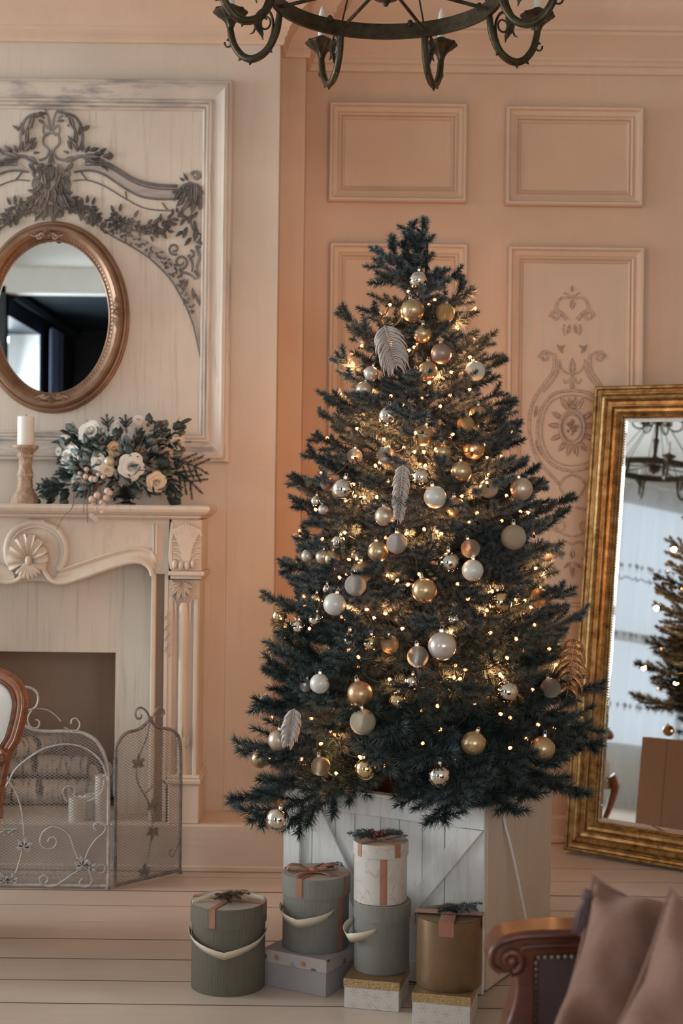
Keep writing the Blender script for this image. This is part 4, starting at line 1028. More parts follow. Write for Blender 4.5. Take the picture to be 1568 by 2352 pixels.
# ---------------------------------------------------------------- folding fire screen
M['iron'] = plain('chalky_painted_iron', (.44, .43, .41), .5, .2, .25, 40)
M['iron_dark'] = plain('tarnished_iron', (.22, .21, .20), .45, .5, .4, 40)
fs = thing('fire_screen', 'folding wrought-iron mesh fire screen with scrolls and leaves', 'fire screen', (CX, 4.98, 0))
HX, HY = CX + .345, 4.915
def fire_screen():
    # planes: centre panel along X at HY; right wing towards the back right
    wdir = Vector((.208, .22, 0)).normalized(); wn = Vector((-wdir.y, wdir.x, 0))
    c0 = Vector((HX + .004, HY, 0)); Y = Vector((0, 1, 0))
    def pc_(x, y): return PP(x, y, (0, HY, 0), Y)
    def pw(x, y): return PP(x, y, c0 + wdir * .012, wn)
    SX = PP(22, 1793, (0, HY, 0), Y).x
    def mir(p): return Vector((2 * SX - p.x, p.y, p.z))
    def both(mb): return mb.join(MB().add([mir(v) for v in mb.v], [tuple(reversed(f)) for f in mb.f]))
    # centre frame outline (right half) measured in the photo, mirrored to the left
    half = [(248, 2040), (249, 1900), (249, 1800), (243, 1745), (222, 1703), (190, 1684), (150, 1680), (110, 1680), (80, 1676), (45, 1662)]
    hp_ = [pc_(a, b) for a, b in v2(half, 5)]
    hp_[0].z = .012
    top = pc_(41, 1660); outl = hp_ + [Vector((SX, HY, hp_[-1].z + .004))] + [mir(p) for p in reversed(hp_)]
    fr = MB().tube(outl, .0065, 8); fr.tube([outl[0], outl[-1]], .0065, 8)
    fr.build('centre_frame', M['iron'], fs, 50)
    # mesh: crossed diagonal wires clipped to the outline
    def clipmesh(poly2, to3, pitch, slope, r):
        mb = MB(); xs = [p[0] for p in poly2]; zs = [p[1] for p in poly2]; L = max(xs) - min(xs) + max(zs) - min(zs)
        for sg in (1, -1):
            d = Vector((cos(slope), sg * sin(slope))); nn = Vector((-d.y, d.x)); cs_ = [nn.x * x + nn.y * z for x, z in poly2]
            c = min(cs_)
            while c < max(cs_):
                hits = []
                for i in range(len(poly2)):
                    a, b = poly2[i], poly2[(i + 1) % len(poly2)]
                    fa_, fb_ = nn.x * a[0] + nn.y * a[1] - c, nn.x * b[0] + nn.y * b[1] - c
                    if (fa_ < 0) != (fb_ < 0):
                        t = fa_ / (fa_ - fb_); q = (a[0] + (b[0] - a[0]) * t, a[1] + (b[1] - a[1]) * t); hits.append((q[0] * d.x + q[1] * d.y, q))
                hits.sort()
                for h0, h1 in zip(hits[::2], hits[1::2]): mb.tube([to3(*h0[1], sg), to3(*h1[1], sg)], r, 3, cap=False)
                c += pitch
        return mb
    cp2 = [(p.x, p.z) for p in outl]
    M['mesh_wire'] = plain('mesh_wire_grey', (.30, .275, .25), .5, .2)
    clipmesh(cp2, lambda x, z, sg: Vector((x, HY + .001 * sg, z)), .0088, radians(32), .0012).build('wire_mesh', M['mesh_wire'], fs, False, kind='stuff')
    # right wing and its twin on the left
    wl = [(264, 2034), (265, 1900), (265, 1735), (272, 1705), (290, 1684), (318, 1675), (335, 1662), (344, 1648), (352, 1662), (365, 1671), (390, 1675), (406, 1686), (414, 1712), (415, 1800), (414, 1900), (413, 2006)]
    wp = [pw(a, b) for a, b in v2(wl, 5)]; wp[0].z = .012; wp[-1].z = .012
    def wing(tf):
        R_ = MB().tube(wp, .006, 8).tube([wp[0], wp[-1]], .006, 8)
        R_.v = [tf(v) for v in R_.v]; fr_ = R_.build('wing_frame', M['iron_dark'], fs, 50, recalc=True)
        w2 = [((p - c0).dot(wdir), p.z) for p in wp]
        mm = clipmesh(w2, lambda x, z, sg: c0 + wdir * x + wn * (.012 * 0 + .001 * sg) + Vector((0, 0, z)), .0088, radians(32), .0012)
        mm.v = [tf(v) for v in mm.v]; mm.build('wire_mesh', M['mesh_wire'], fs, False, kind='stuff')
        sc_ = MB()
        sc_.tube([pw(a, b) for a, b in v2([(345, 1655), (340, 1640), (330, 1628), (318, 1626), (311, 1638), (315, 1650), (324, 1649), (325, 1641)], 4)], [.004] * 24 + [.003] * 5, 6)
        sc_.tube([pw(a, b) for a, b in v2([(346, 1656), (354, 1640), (362, 1626), (373, 1628), (377, 1638), (370, 1645)], 4)], .004, 6)
        sc_.tube([pw(a, b) for a, b in v2([(345, 1655), (338, 1690), (325, 1722), (316, 1750), (314, 1790), (328, 1820), (345, 1850), (350, 1890), (345, 1935), (338, 1975), (330, 2005)], 4)], .0028, 5)
        sc_.tube([pw(a, b) for a, b in v2([(330, 1825), (345, 1812), (358, 1795), (372, 1793), (382, 1803), (378, 1816)], 4)], .0022, 5)
        sc_.tube([pw(a, b) for a, b in v2([(413, 1930), (405, 1950), (395, 1968), (388, 1958), (396, 1950)], 4)], .0018, 5)
        sc_.v = [tf(v) for v in sc_.v]; sc_.build('scrollwork', M['iron_dark'], fs, 50, recalc=True)
        for (x, y, s_, an) in ((316, 1757, 27, 90), (347, 1855, 24, 80), (350, 1905, 26, 260), (330, 2006, 24, 90)):
            L_ = MB()
            for a, l in ((0, 1), (52, .85), (-52, .85), (100, .62), (-100, .62)):
                aa = radians(an + a); b_ = pw(x, y) + wn * -.004
                def q(t, w): 
                    return b_ + (wdir * cos(aa) + Vector((0, 0, 1)) * sin(aa)) * (t * l * s_ * .0016) + (wdir * -sin(aa) + Vector((0, 0, 1)) * cos(aa)) * (w * s_ * .0016)
                P6 = [q(0, 0), q(.35, .2), q(.7, .17), q(1, 0), q(.7, -.17), q(.35, -.2)]; L_.prism(P6, wn * -.0015)
                L_.tube([q(0, 0), q(.9, 0)], .0012, 4)
            L_.v = [tf(v) for v in L_.v]; L_.build('metal_leaf', M['iron_dark'], fs, False, recalc=True)
    wing(lambda v: v); wing(mir)
    # hinges
    for z0, z1 in ((.10, .25), (.33, .46)):
        h = MB().box((HX + .008, HY + .002, (z0 + z1) / 2), (.014, .010, z1 - z0)); h.tube([(HX + .008, HY - .004, z0), (HX + .008, HY - .004, z1)], .005, 8); both(h)
        h.build('hinge', M['iron_dark'], fs, 40)
    hg = MB().tube([(HX + .009, HY + .003, .012), (HX + .009, HY + .003, .30)], .004, 6); both(hg); hg.build('hinge_rod', M['iron_dark'], fs, 40)
    # scrollwork of the centre panel
    def sc(pts, r=.0025, k=4, both_=True):
        m = MB().tube([pc_(a, b) + Vector((0, -.006, 0)) for a, b in v2(pts, k)], r, 6)
        if both_: both(m)
        return m
    S = MB()
    for pts, r in (([(22, 1793), (35, 1768), (60, 1745), (95, 1722), (130, 1711), (160, 1709), (190, 1715), (215, 1730), (235, 1752), (245, 1780)], .0034),
                   ([(22, 1793), (38, 1820), (48, 1850), (54, 1885), (56, 1920)], .0028),
                   ([(56, 1925), (50, 1960), (40, 1995), (30, 2020)], .0026),
                   ([(180, 1972), (170, 1945), (160, 1918), (145, 1905), (125, 1898), (105, 1905), (94, 1922), (95, 1940), (108, 1949), (124, 1946), (131, 1934), (126, 1923), (115, 1924), (111, 1932)], .0030),
                   ([(195, 1975), (205, 1950), (220, 1928), (236, 1914), (243, 1902), (238, 1892), (222, 1888), (216, 1898), (222, 1906)], .0026),
                   ([(188, 1994), (165, 2008), (145, 2022), (125, 2034), (104, 2034), (92, 2022), (95, 2012), (106, 2010), (111, 2020), (104, 2028)], .0026),
                   ([(215, 1998), (225, 1988), (235, 1984), (242, 1990), (238, 2002), (228, 2003)], .0022),
                   ([(205, 2005), (212, 2020), (204, 2034), (190, 2036), (183, 2026), (190, 2016)], .0022),
                   ([(240, 1790), (236, 1812), (225, 1828), (205, 1838), (200, 1840)], .0022), ([(155, 1842), (145, 1822), (150, 1808), (165, 1805), (173, 1815), (168, 1826)], .0022),
                   ([(42, 1635), (45, 1650), (60, 1665), (78, 1672), (90, 1668), (91, 1656), (82, 1652)], .0028), ([(74, 1631), (66, 1645), (66, 1660), (76, 1673)], .0028),
                   ([(85, 1627), (110, 1630), (130, 1644), (140, 1656)], .002), ([(148, 1670), (165, 1678), (180, 1674), (184, 1662), (176, 1650), (166, 1652), (164, 1662)], .0026), ([(166, 1676), (166, 1680)], .003)):
        S.join(sc(pts, r))
    S.join(sc([(56, 1618), (60, 1608), (52, 1604), (48, 1616), (56, 1628), (70, 1630), (84, 1622), (89, 1604), (84, 1588), (70, 1579), (55, 1577), (41, 1582)], .0042))
    S.build('scrollwork', M['iron'], fs, 50)
    for (x, y, s_, an) in ((56, 1945, 27, 80), (190, 1988, 26, 100), (28, 2022, 20, 80), (205, 1992, 20, 30), (30, 1905, 16, 270)):
        for tf in (lambda v: v, mir):
            L_ = MB()
            for a, l in ((0, 1), (52, .85), (-52, .85), (104, .7), (-104, .7)):
                aa = radians(an + a); b_ = pc_(x, y) + Vector((0, -.008, 0))
                def q(t, w): return b_ + Vector((cos(aa), 0, sin(aa))) * (t * l * s_ * .00155) + Vector((-sin(aa), 0, cos(aa))) * (w * s_ * .00155)
                L_.prism([q(0, 0), q(.35, .22), q(.7, .18), q(1, 0), q(.7, -.18), q(.35, -.22)], (0, -.0015, 0)); L_.tube([q(0, 0) + Vector((0, -.002, 0)), q(.9, 0) + Vector((0, -.002, 0))], .0013, 4)
            L_.v = [tf(v) for v in L_.v]; L_.build('metal_leaf', M['iron'], fs, False, recalc=True)
    for p in (outl[0], outl[-1], wp[-1], mir(wp[-1])): MB().lathe([(.009, 0), (.009, .008), (.006, .013)], (p.x, p.y, 0.0005), 10).build('foot', M['iron_dark'], fs, 40)
fire_screen()

# ---------------------------------------------------------------- gold floor mirror leaning in the corner
TH, LEAN, TILT = radians(34.0), radians(5.6), radians(0.9)
n_h = Vector((-sin(TH), -cos(TH), 0)); e1 = Vector((cos(TH), -sin(TH), 0)); up = Vector((0, 0, cos(LEAN))) - n_h * sin(LEAN); nrm = e1.cross(up) * 1
if nrm.dot(n_h) < 0: nrm = -nrm
e1, up = e1 * cos(TILT) - up * sin(TILT), up * cos(TILT) + e1 * sin(TILT)
BL = Vector((.893, 5.505, .0175))
fmr = thing('floor_mirror', 'tall leaning floor mirror in a wide stepped antique gold frame', 'mirror', BL + e1 * .47)
def fpt(a, b, h): return BL + e1 * a + up * b + nrm * h
FW, FH, FB = .96, 1.852, .125
GP = [(0, -.045), (0, 0), (.006, .008), (.013, .008), (.017, .000), (.026, -.004), (.030, .004), (.034, .004), (.038, .012), (.046, .022), (.056, .024), (.062, .016), (.066, .008), (.078, .004), (.082, .012), (.085, .012), (.089, .004), (.096, .010), (.106, .008), (.114, -.002), (.118, -.008), (.121, -.006), (.125, -.010), (.125, -.022)]
for nm, kk in (('frame_bottom', 0), ('frame_side', 1), ('frame_top', 2), ('frame_side', 3)):
    mb = MB(); rows = []
    for d, h in GP: rows.append([fpt(d, d, h), fpt(FW - d, d, h), fpt(FW - d, FH - d, h), fpt(d, FH - d, h)])
    for A, B in zip(rows, rows[1:]): mb.add([A[kk], A[(kk + 1) % 4], B[(kk + 1) % 4], B[kk]], [(0, 1, 2, 3)])
    mb.build(nm, M['gold_frame'], fmr, 25)
mb = MB(); hb = -.017
a, b = FB, FB; mb.add([fpt(FB + .02, FB + .02, hb), fpt(FW - FB - .02, FB + .02, hb), fpt(FW - FB - .02, FH - FB - .02, hb), fpt(FB + .02, FH - FB - .02, hb)], [(0, 1, 2, 3)])
mb.build('mirror_glass', M['mirror'], fmr, False)
bv = MB(); I = [fpt(FB + .02, FB + .02, hb), fpt(FW - FB - .02, FB + .02, hb), fpt(FW - FB - .02, FH - FB - .02, hb), fpt(FB + .02, FH - FB - .02, hb)]
O = [fpt(FB - .001, FB - .001, hb - .0035), fpt(FW - FB + .001, FB - .001, hb - .0035), fpt(FW - FB + .001, FH - FB + .001, hb - .0035), fpt(FB - .001, FH - FB + .001, hb - .0035)]
for k in range(4): bv.add([O[k], O[(k + 1) % 4], I[(k + 1) % 4], I[k]], [(0, 1, 2, 3)])
bv.build('bevelled_edge', M['mirror'], fmr, False, label='bevelled glass edge')
bk = MB(); q = [fpt(.004, .004, -.02), fpt(FW - .004, .004, -.02), fpt(FW - .004, FH - .004, -.02), fpt(.004, FH - .004, -.02)]
bk.prism(q, nrm * -.02); bk.build('backing_board', M['bark'], fmr, False)
bd = MB()
for i in range(150): bd.ball(fpt(FB - .002, FB + (FH - 2 * FB) * i / 149, -.006), .0035, 4, 3)
for i in range(64):
    for bb in (FB - .002, FH - FB + .002): bd.ball(fpt(FB + (FW - 2 * FB) * i / 63, bb, -.006), .0035, 4, 3)
bd.build('bead_border', M['gold_frame'], fmr, True, kind='stuff')

def mirror_spot(px, py, dist):
    """world point that the floor mirror shows at a pixel, dist metres beyond the glass"""
    q = PP(px, py, BL + nrm * -.017, nrm); d = (q - CAMP).normalized(); r = d - nrm * (2 * d.dot(nrm)); return q + r * dist
# ---------------------------------------------------------------- white wooden crate under the tree
M['crate'] = worn('white_crate_paint', (.80, .80, .78), (.58, .53, .48), .6, (18, 18, 1.3), .55, (.74, .71, .67), .5, .7)
M['crate_side'] = worn('bare_cream_board', (.66, .575, .49), (.55, .45, .37), .6, (20, 20, 1.0), .6, (.6, .51, .42))
M['mahogany'] = wood('red_brown_inner_wood', (.09, .03, .014), (.16, .06, .028), (3, 3, 12), .4, .1)
CF = Vector((.406, 3.868, 0)); CA = radians(29)
fx = Vector((-cos(CA), sin(CA), 0)); fy = Vector((sin(CA), cos(CA), 0))   # along the front to the left, and to the back
CWD, CDP, CHT = .65, .535, .522
cc = CF + fx * CWD / 2 + fy * CDP / 2
cr = thing('wooden_crate', 'white-painted plank crate with V-shaped braces, the Christmas tree standing inside', 'crate', cc, atan2(-fx.y, -fx.x))
# local frame: x from left to right along the front, y to the back
hx, hy = CWD / 2, CDP / 2; rc = random.Random(5)
def plk(a, b, mat, name='plank', par=None, bev=.002): return MB().bbox(a, b).build(name, mat, par or cr, False, local=True, bevel=bev)
xs = [-hx + .02]; 
for w in (.07, .078, .066, .085, .06, .075, .07, .09): xs.append(xs[-1] + w)
xs[-1] = hx - .004
for a, b in zip(xs, xs[1:]): plk((a + .001, -hy + .014 + rc.uniform(0, .002), .012), (b - .001, -hy + .030, CHT - .012), M['crate'])
plk((-hx, -hy, CHT - .062), (hx, -hy + .014, CHT - .006), M['crate'], 'top_rail'); plk((-hx - .004, -hy - .006, CHT - .006), (hx + .004, -hy + .032, CHT + .004), M['crate'], 'rim_board')
plk((-hx, -hy, .004), (hx, -hy + .014, .062), M['crate'], 'bottom_rail'); plk((-hx, -hy, .064), (-hx + .056, -hy + .014, CHT - .064), M['crate'], 'stile')
for sg in (1, -1):
    w = .055; x0 = -hx + .058 if sg > 0 else hx - .004; xm = .0
    a = Vector((x0, 0, CHT - .064)); b = Vector((xm + sg * -.01, 0, .07)); d = (b - a).normalized(); nn = Vector((d.z, 0, -d.x)) * (1 if sg > 0 else -1)
    q = [a, a + Vector((sg * w * 1.25, 0, 0)), b + Vector((sg * w * .2, 0, .05)), b]
    MB().prism([Vector((p.x, -hy + .002, p.z)) for p in (q if sg < 0 else list(reversed(q)))], (0, .012, 0)).build('brace', M['crate'], cr, False, local=True, bevel=.002, recalc=True)
ys = [-hy + .030, -hy + .16, -hy + .285, -hy + .41, hy - .016]
for a, b in zip(ys, ys[1:]):
    plk((hx - .016, a + .0008, .006), (hx - rc.uniform(0, .0012), b - .0008, CHT - .004), M['crate_side'], 'side_plank')
    plk((-hx, a + .0008, .006), (-hx + .016, b - .0008, CHT - .004), M['crate_side'], 'side_plank')
for i in range(5): plk((-hx + CWD * i / 5 + .001, hy - .015, .006), (-hx + CWD * (i + 1) / 5 - .001, hy, CHT), M['crate_side'], 'back_plank')
for i in range(4): plk((-hx + .017 + (CWD - .034) * i / 4 + .001, hy - .028, .03), (-hx + .017 + (CWD - .034) * (i + 1) / 4 - .001, hy - .016, CHT + .002), M['mahogany'], 'inner_board')
plk((hx - .028, -hy + .032, .03), (hx - .017, hy - .03, CHT - .01), M['mahogany'], 'inner_board'); plk((-hx + .017, -hy + .032, .03), (-hx + .028, hy - .03, CHT - .01), M['mahogany'], 'inner_board')
plk((-hx + .03, -hy + .032, .02), (hx - .03, hy - .03, .035), M['mahogany'], 'bottom_board')

# ---------------------------------------------------------------- gift boxes
def ribbed(name, c):
    m, t, b = nt(name); tc = t.nodes.new('ShaderNodeTexCoord'); sp = t.nodes.new('ShaderNodeSeparateXYZ'); t.links.new(tc.outputs['Object'], sp.inputs[0])
    a = math_(t, 'ARCTAN2', sp.outputs[1], sp.outputs[0]); f = math_(t, 'SINE', math_(t, 'MULTIPLY', a, 150.0))
    nz = noise(t, coords(t, (60, 60, 6)), 3, 3)
    t.links.new(mixc(t, math_(t, 'MULTIPLY_ADD', f, .25, nz), tuple(x * .88 for x in c), tuple(min(1, x * 1.1) for x in c)), b.inputs['Base Color'])
    b.inputs['Roughness'].default_value = .55; bump(t, b, f, .25, .002); return m
M['box_grey'] = ribbed('ribbed_sage_grey_paper', (.128, .117, .092)); M['box_grey2'] = ribbed('ribbed_pale_sage_paper', (.20, .197, .172))
M['lid_top'] = plain('beige_lid_top', (.38, .31, .25), .6, 0, .06)
M['lavender'] = plain('lavender_paper', (.31, .28, .29), .6, 0, .05)
def marble():
    m, t, b = nt('marbled_paper'); f = noise(t, coords(t, (1, 1, 1.6)), 7, 5, .6, 1.5)
    v = math_(t, 'ABSOLUTE', math_(t, 'SUBTRACT', f, .5))
    base = ramp(t, noise(t, coords(t), 5, 3), [(.35, (.50, .47, .43)), (.65, (.62, .59, .55))])
    t.links.new(mixc(t, ramp(t, v, [(0, (.7, .7, .7)), (.018, (0, 0, 0))]), base, (.42, .30, .21)), b.inputs['Base Color']); b.inputs['Roughness'].default_value = .45; return m
M['marble'] = marble()
def floral():
    m, t, b = nt('floral_printed_paper'); vo = N(t, 'ShaderNodeTexVoronoi'); vo.inputs['Scale'].default_value = 34; t.links.new(coords(t), vo.inputs['Vector'])
    msk = ramp(t, vo.outputs['Distance'], [(.32, (1, 1, 1)), (.42, (0, 0, 0))]); cl = ramp(t, vo.outputs['Color'], [(.15, (.05, .035, .03)), (.4, (.42, .20, .07)), (.5, (.10, .07, .06)), (.65, (.16, .22, .22)), (.8, (.45, .42, .40))])
    pres = ramp(t, noise(t, coords(t), 9, 2), [(.40, (0, 0, 0)), (.5, (1, 1, 1))])
    t.links.new(mixc(t, mixc(t, 1.0, msk, pres, 'MULTIPLY'), (.42, .37, .36), cl), b.inputs['Base Color']); b.inputs['Roughness'].default_value = .5; return m
M['floral'] = floral()
def flakes():
    m, t, b = nt('snowflake_printed_paper'); mp = coords(t, (1, 1, 1)); vo = N(t, 'ShaderNodeTexVoronoi'); vo.inputs['Scale'].default_value = 30; vo.inputs['Randomness'].default_value = .55
    # flat print: work in the box-face plane by folding x and y together
    sp = t.nodes.new('ShaderNodeSeparateXYZ'); t.links.new(mp, sp.inputs[0]); cb = t.nodes.new('ShaderNodeCombineXYZ')
    t.links.new(math_(t, 'ADD', sp.outputs[0], sp.outputs[1]), cb.inputs[0]); t.links.new(sp.outputs[2], cb.inputs[1]); vo.voronoi_dimensions = '2D'; t.links.new(cb.outputs[0], vo.inputs['Vector'])
    df = t.nodes.new('ShaderNodeVectorMath'); df.operation = 'SUBTRACT'; sc = t.nodes.new('ShaderNodeVectorMath'); sc.operation = 'SCALE'; sc.inputs['Scale'].default_value = 30
    t.links.new(cb.outputs[0], sc.inputs[0]); ps = t.nodes.new('ShaderNodeVectorMath'); ps.operation = 'SCALE'; ps.inputs['Scale'].default_value = 30.0; t.links.new(vo.outputs['Position'], ps.inputs[0])
    t.links.new(sc.outputs[0], df.inputs[0]); t.links.new(ps.outputs[0], df.inputs[1]); s2 = t.nodes.new('ShaderNodeSeparateXYZ'); t.links.new(df.outputs[0], s2.inputs[0])
    an = math_(t, 'ARCTAN2', s2.outputs[1], s2.outputs[0]); d = vo.outputs['Distance']
    arm = math_(t, 'MULTIPLY', math_(t, 'ABSOLUTE', math_(t, 'SINE', math_(t, 'MULTIPLY', an, 3.0))), d)
    c1 = math_(t, 'MULTIPLY', math_(t, 'LESS_THAN', arm, .045), math_(t, 'LESS_THAN', d, .42))
    ringm = math_(t, 'MULTIPLY', math_(t, 'LESS_THAN', math_(t, 'ABSOLUTE', math_(t, 'SUBTRACT', d, .24)), .03), math_(t, 'LESS_THAN', arm, .12))
    msk = math_(t, 'MAXIMUM', c1, ringm)
    t.links.new(mixc(t, math_(t, 'MULTIPLY', msk, .75), (.56, .52, .49), (.40, .25, .15)), b.inputs['Base Color']); b.inputs['Roughness'].default_value = .5; return m
M['flakes'] = flakes()
def glitter(name, c, c2, sc=900, rough=.35, metal=.7):
    m, t, b = nt(name); vo = N(t, 'ShaderNodeTexVoronoi'); vo.inputs['Scale'].default_value = sc; t.links.new(coords(t), vo.inputs['Vector'])
    bw = t.nodes.new('ShaderNodeSeparateColor'); t.links.new(vo.outputs['Color'], bw.inputs[0])
    t.links.new(mixc(t, bw.outputs[0], c, c2), b.inputs['Base Color']); b.inputs['Metallic'].default_value = metal
    t.links.new(math_(t, 'MULTIPLY_ADD', bw.outputs[1], .4, rough - .1), b.inputs['Roughness']); bump(t, b, bw.outputs[2], .5, .002); return m
M['gold_glitter'] = glitter('gold_glitter_paper', (.25, .15, .06), (.58, .40, .20), 600)
M['gold_lid'] = plain('brown_gold_lid', (.20, .125, .06), .45, .3, .1)
M['box_gold'] = plain('brushed_gold_brown_paper', (.22, .14, .075), .36, .55, .1, 20, .1, 300)
M['copper_ribbon'] = plain('copper_satin_ribbon', (.37, .165, .105), .36, .2, .1, 30)
M['cream_ribbon'] = plain('cream_satin_ribbon', (.66, .57, .46), .35, 0, .06)
M['sprig_brown'] = needle_mat('brown_dried_sprig', (.05, .03, .02), (.16, .10, .06), (.22, .15, .10))
M['red_berry'] = plain('dark_red_berries', (.16, .035, .03), .4)
def round_box(px, D, r, h, zb, mat, lid, lab, name='round_gift_box', lidmat=None, topmat=None, lh=.055):
    x = (px if px is not None else 0); t = thing(name, lab, 'gift box', (x, D, zb))
    MB().lathe([(.0001, 0), (r * .985, 0), (r, .003), (r, h - (.01 if lid else .0009))], n=56, caps=False).build('box_body', M[mat], t, 40, local=True)
    if lid:
        MB().lathe([(r + .0015, h - lh), (r + .0035, h - lh), (r + .0035, h - .002), (r + .0015, h)], n=56, caps=False).build('lid_rim', M[lidmat or mat], t, 30, local=True)
    MB().lathe([(.0001, h - .0008), (r + (.0016 if lid else 0), h)], n=56, caps=False).build('lid_top', M[topmat or 'lid_top'], t, False, local=True)
    return t
def band_top(t, r, h, ang, w, drop, mat='copper_ribbon', nm='ribbon', ends=(1, 1)):
    """flat ribbon across the lid and down the side"""
    u = Vector((cos(ang), sin(ang), 0)); s = Vector((-sin(ang), cos(ang), 0)); R_ = r + .0046
    pts = []
    if ends[0]: pts += [u * -R_ + Vector((0, 0, h - drop * (1 - i / 4))) for i in range(4)]
    pts += [u * -R_ + Vector((0, 0, h + .0012)), u * (-R_ * .5) + Vector((0, 0, h + .0014)), Vector((0, 0, h + .0014)), u * (R_ * .5) + Vector((0, 0, h + .0014)), u * R_ + Vector((0, 0, h + .0012))]
    if ends[1]: pts += [u * R_ + Vector((0, 0, h - drop * (i / 4))) for i in range(1, 5)]
    MB().ribbon(pts, w, s, .0008).build(nm, M[mat], t, False, local=True)
def side_band(t, r, z0, z1, ang, w):
    mb = MB(); n = 6; rows = []
    for z in (z0, z1): rows.append([Vector(((r + .0008) * cos(ang + (i / n - .5) * w / r), (r + .0008) * sin(ang + (i / n - .5) * w / r), z)) for i in range(n + 1)])
    mb.strip(rows[0], rows[1]); mb.build('side_ribbon', M['copper_ribbon'], t, True, local=True)
def sprig(t, c, a0, L, n, mat, nl=.011, name='fir_sprig', dens=2300, ring=False):
    nd = Needles(); c = Vector(c); rr = random.Random(int(L * 1e4) + n)
    for i in range(n):
        a = a0 + (2 * pi * i / n if ring else rr.choice((0, pi)) + rr.gauss(0, .22))
        d = Vector((cos(a), sin(a), rr.uniform(.05, .25))); o = Vector((rr.uniform(-.01, .01), rr.uniform(-.01, .01), rr.uniform(0, .008)))
        l = L * rr.uniform(.6, 1.0); nd.twig(curve3(c + o, c + o + d * l, (0, 0, .006), 5), dens, nl, .0006)
    return place(name, nd.mesh(name, M[mat]), t, Matrix())
def handle(t, r, z, a0, a1, sag, out, w=.018, mat='cream_ribbon'):
    pts = []; n = 14; ws = []
    for i in range(n + 1):
        f = i / n; a = a0 + (a1 - a0) * f; q = 4 * f * (1 - f); V = 1 - abs(2 * f - 1) 
        rr_ = r + .005 + out * q; pts.append(Vector((rr_ * cos(a), rr_ * sin(a), z - sag * (V ** .85)))); ws.append(w * (.55 + .45 * q))
    side = [Vector((cos(a0 + (a1 - a0) * i / n) * .5, sin(a0 + (a1 - a0) * i / n) * .5, 1)) for i in range(n + 1)]
    MB().ribbon(pts, ws, side, .0012).build('ribbon_handle', M[mat], t, True, local=True)
def bow(t, c, ang, s, mat='copper_ribbon'):
    c = Vector(c); mb = MB(); u = Vector((cos(ang), sin(ang), 0)); v = Vector((-sin(ang), cos(ang), 0)); zz = Vector((0, 0, 1))
    for sg in (1, -1):
        lp_ = [c, c + u * sg * s * .45 + zz * s * .28, c + u * sg * s * .95 + zz * s * .34, c + u * sg * s * 1.1 + zz * s * .12, c + u * sg * s * .7 + zz * s * .04, c + zz * .004]
        mb.ribbon(smoothp(lp_, 5), [.016] * 26, v + zz * .25, .001)
        tl = [c, c + u * sg * s * .5 - v * s * .35 + zz * .004, c + u * sg * s * .75 - v * s * .75 + zz * .003]
        mb.ribbon(smoothp(tl, 5), .016, v * .4 + u * sg, .001)
    mb.ball(c + zz * .008, .010, 8, 6, (1.2, 1, .9)); mb.build('bow', M[mat], t, True, local=True)
# 1 tall sage box on the floor at the left
g = round_box(-.305, 3.94, .104, .24, 0.0005, 'box_grey', True, 'tall sage-grey round gift box alone on the floor at the left of the stack')
band_top(g, .104, .24, radians(70), .017, .052, ends=(1, 1)); band_top(g, .104, .24, radians(-20), .017, .03)
handle(g, .104, .165, radians(188), radians(350), .048, .012, .026)
sprig(g, (0, -.025, .248), 0, .050, 16, 'sprig_brown', .010, 'dried_sprig', 2600, True)
mb = MB()
for sg in (1, -1): mb.ribbon(smoothp([(0, -.015, .247), (sg * .03, .005, .256), (sg * .065, -.005 + .01 * sg, .250), (sg * .10, -.02 + .02 * sg, .246 - .004 * (sg < 0))], 5), .014, (0, .4, 1), .001)
mb.build('ribbon_bow', M['cream_ribbon'], g, True, local=True)
# 2 lavender box with floral lid, sage box with a copper bow on it
la = thing('flat_gift_box', 'lavender rectangular gift box with a floral lid under the bow-topped round box', 'gift box', (-.069, 3.975, .0005), radians(-29.5))
def rect_box(t, w, d, h, lh, body, lidm, topm):
    MB().bbox((-w / 2, -d / 2, 0), (w / 2, d / 2, h - .004)).build('box_body', M[body], t, False, local=True, bevel=.0012)
    e = .0022; MB().bbox((-w / 2 - e, -d / 2 - e, h - lh), (w / 2 + e, d / 2 + e, h - .0006)).build('lid', M[lidm], t, False, local=True, bevel=.001)
    MB().bbox((-w / 2 - e + .0005, -d / 2 - e + .0005, h - .001), (w / 2 + e - .0005, d / 2 + e - .0005, h)).build('lid_top', M[topm], t, False, local=True)
rect_box(la, .203, .19, .103, .036, 'lavender', 'floral', 'lavender')
g = round_box(-.060, 3.985, .0945, .207, .104, 'box_grey2', True, 'sage-grey round gift box with a copper bow on the lavender box')
band_top(g, .0945, .207, radians(62), .019, .050); band_top(g, .0945, .207, radians(-28), .019, .05); side_band(g, .0945, .003, .152, radians(-42), .020)
bow(g, (-.01, -.02, .210), radians(6), .066); handle(g, .0945, .120, radians(195), radians(302), .028, .030, .030)
sprig(g, (.045, .005, .214), radians(10), .045, 5, 'sprig_brown', .007, 'dried_sprig')
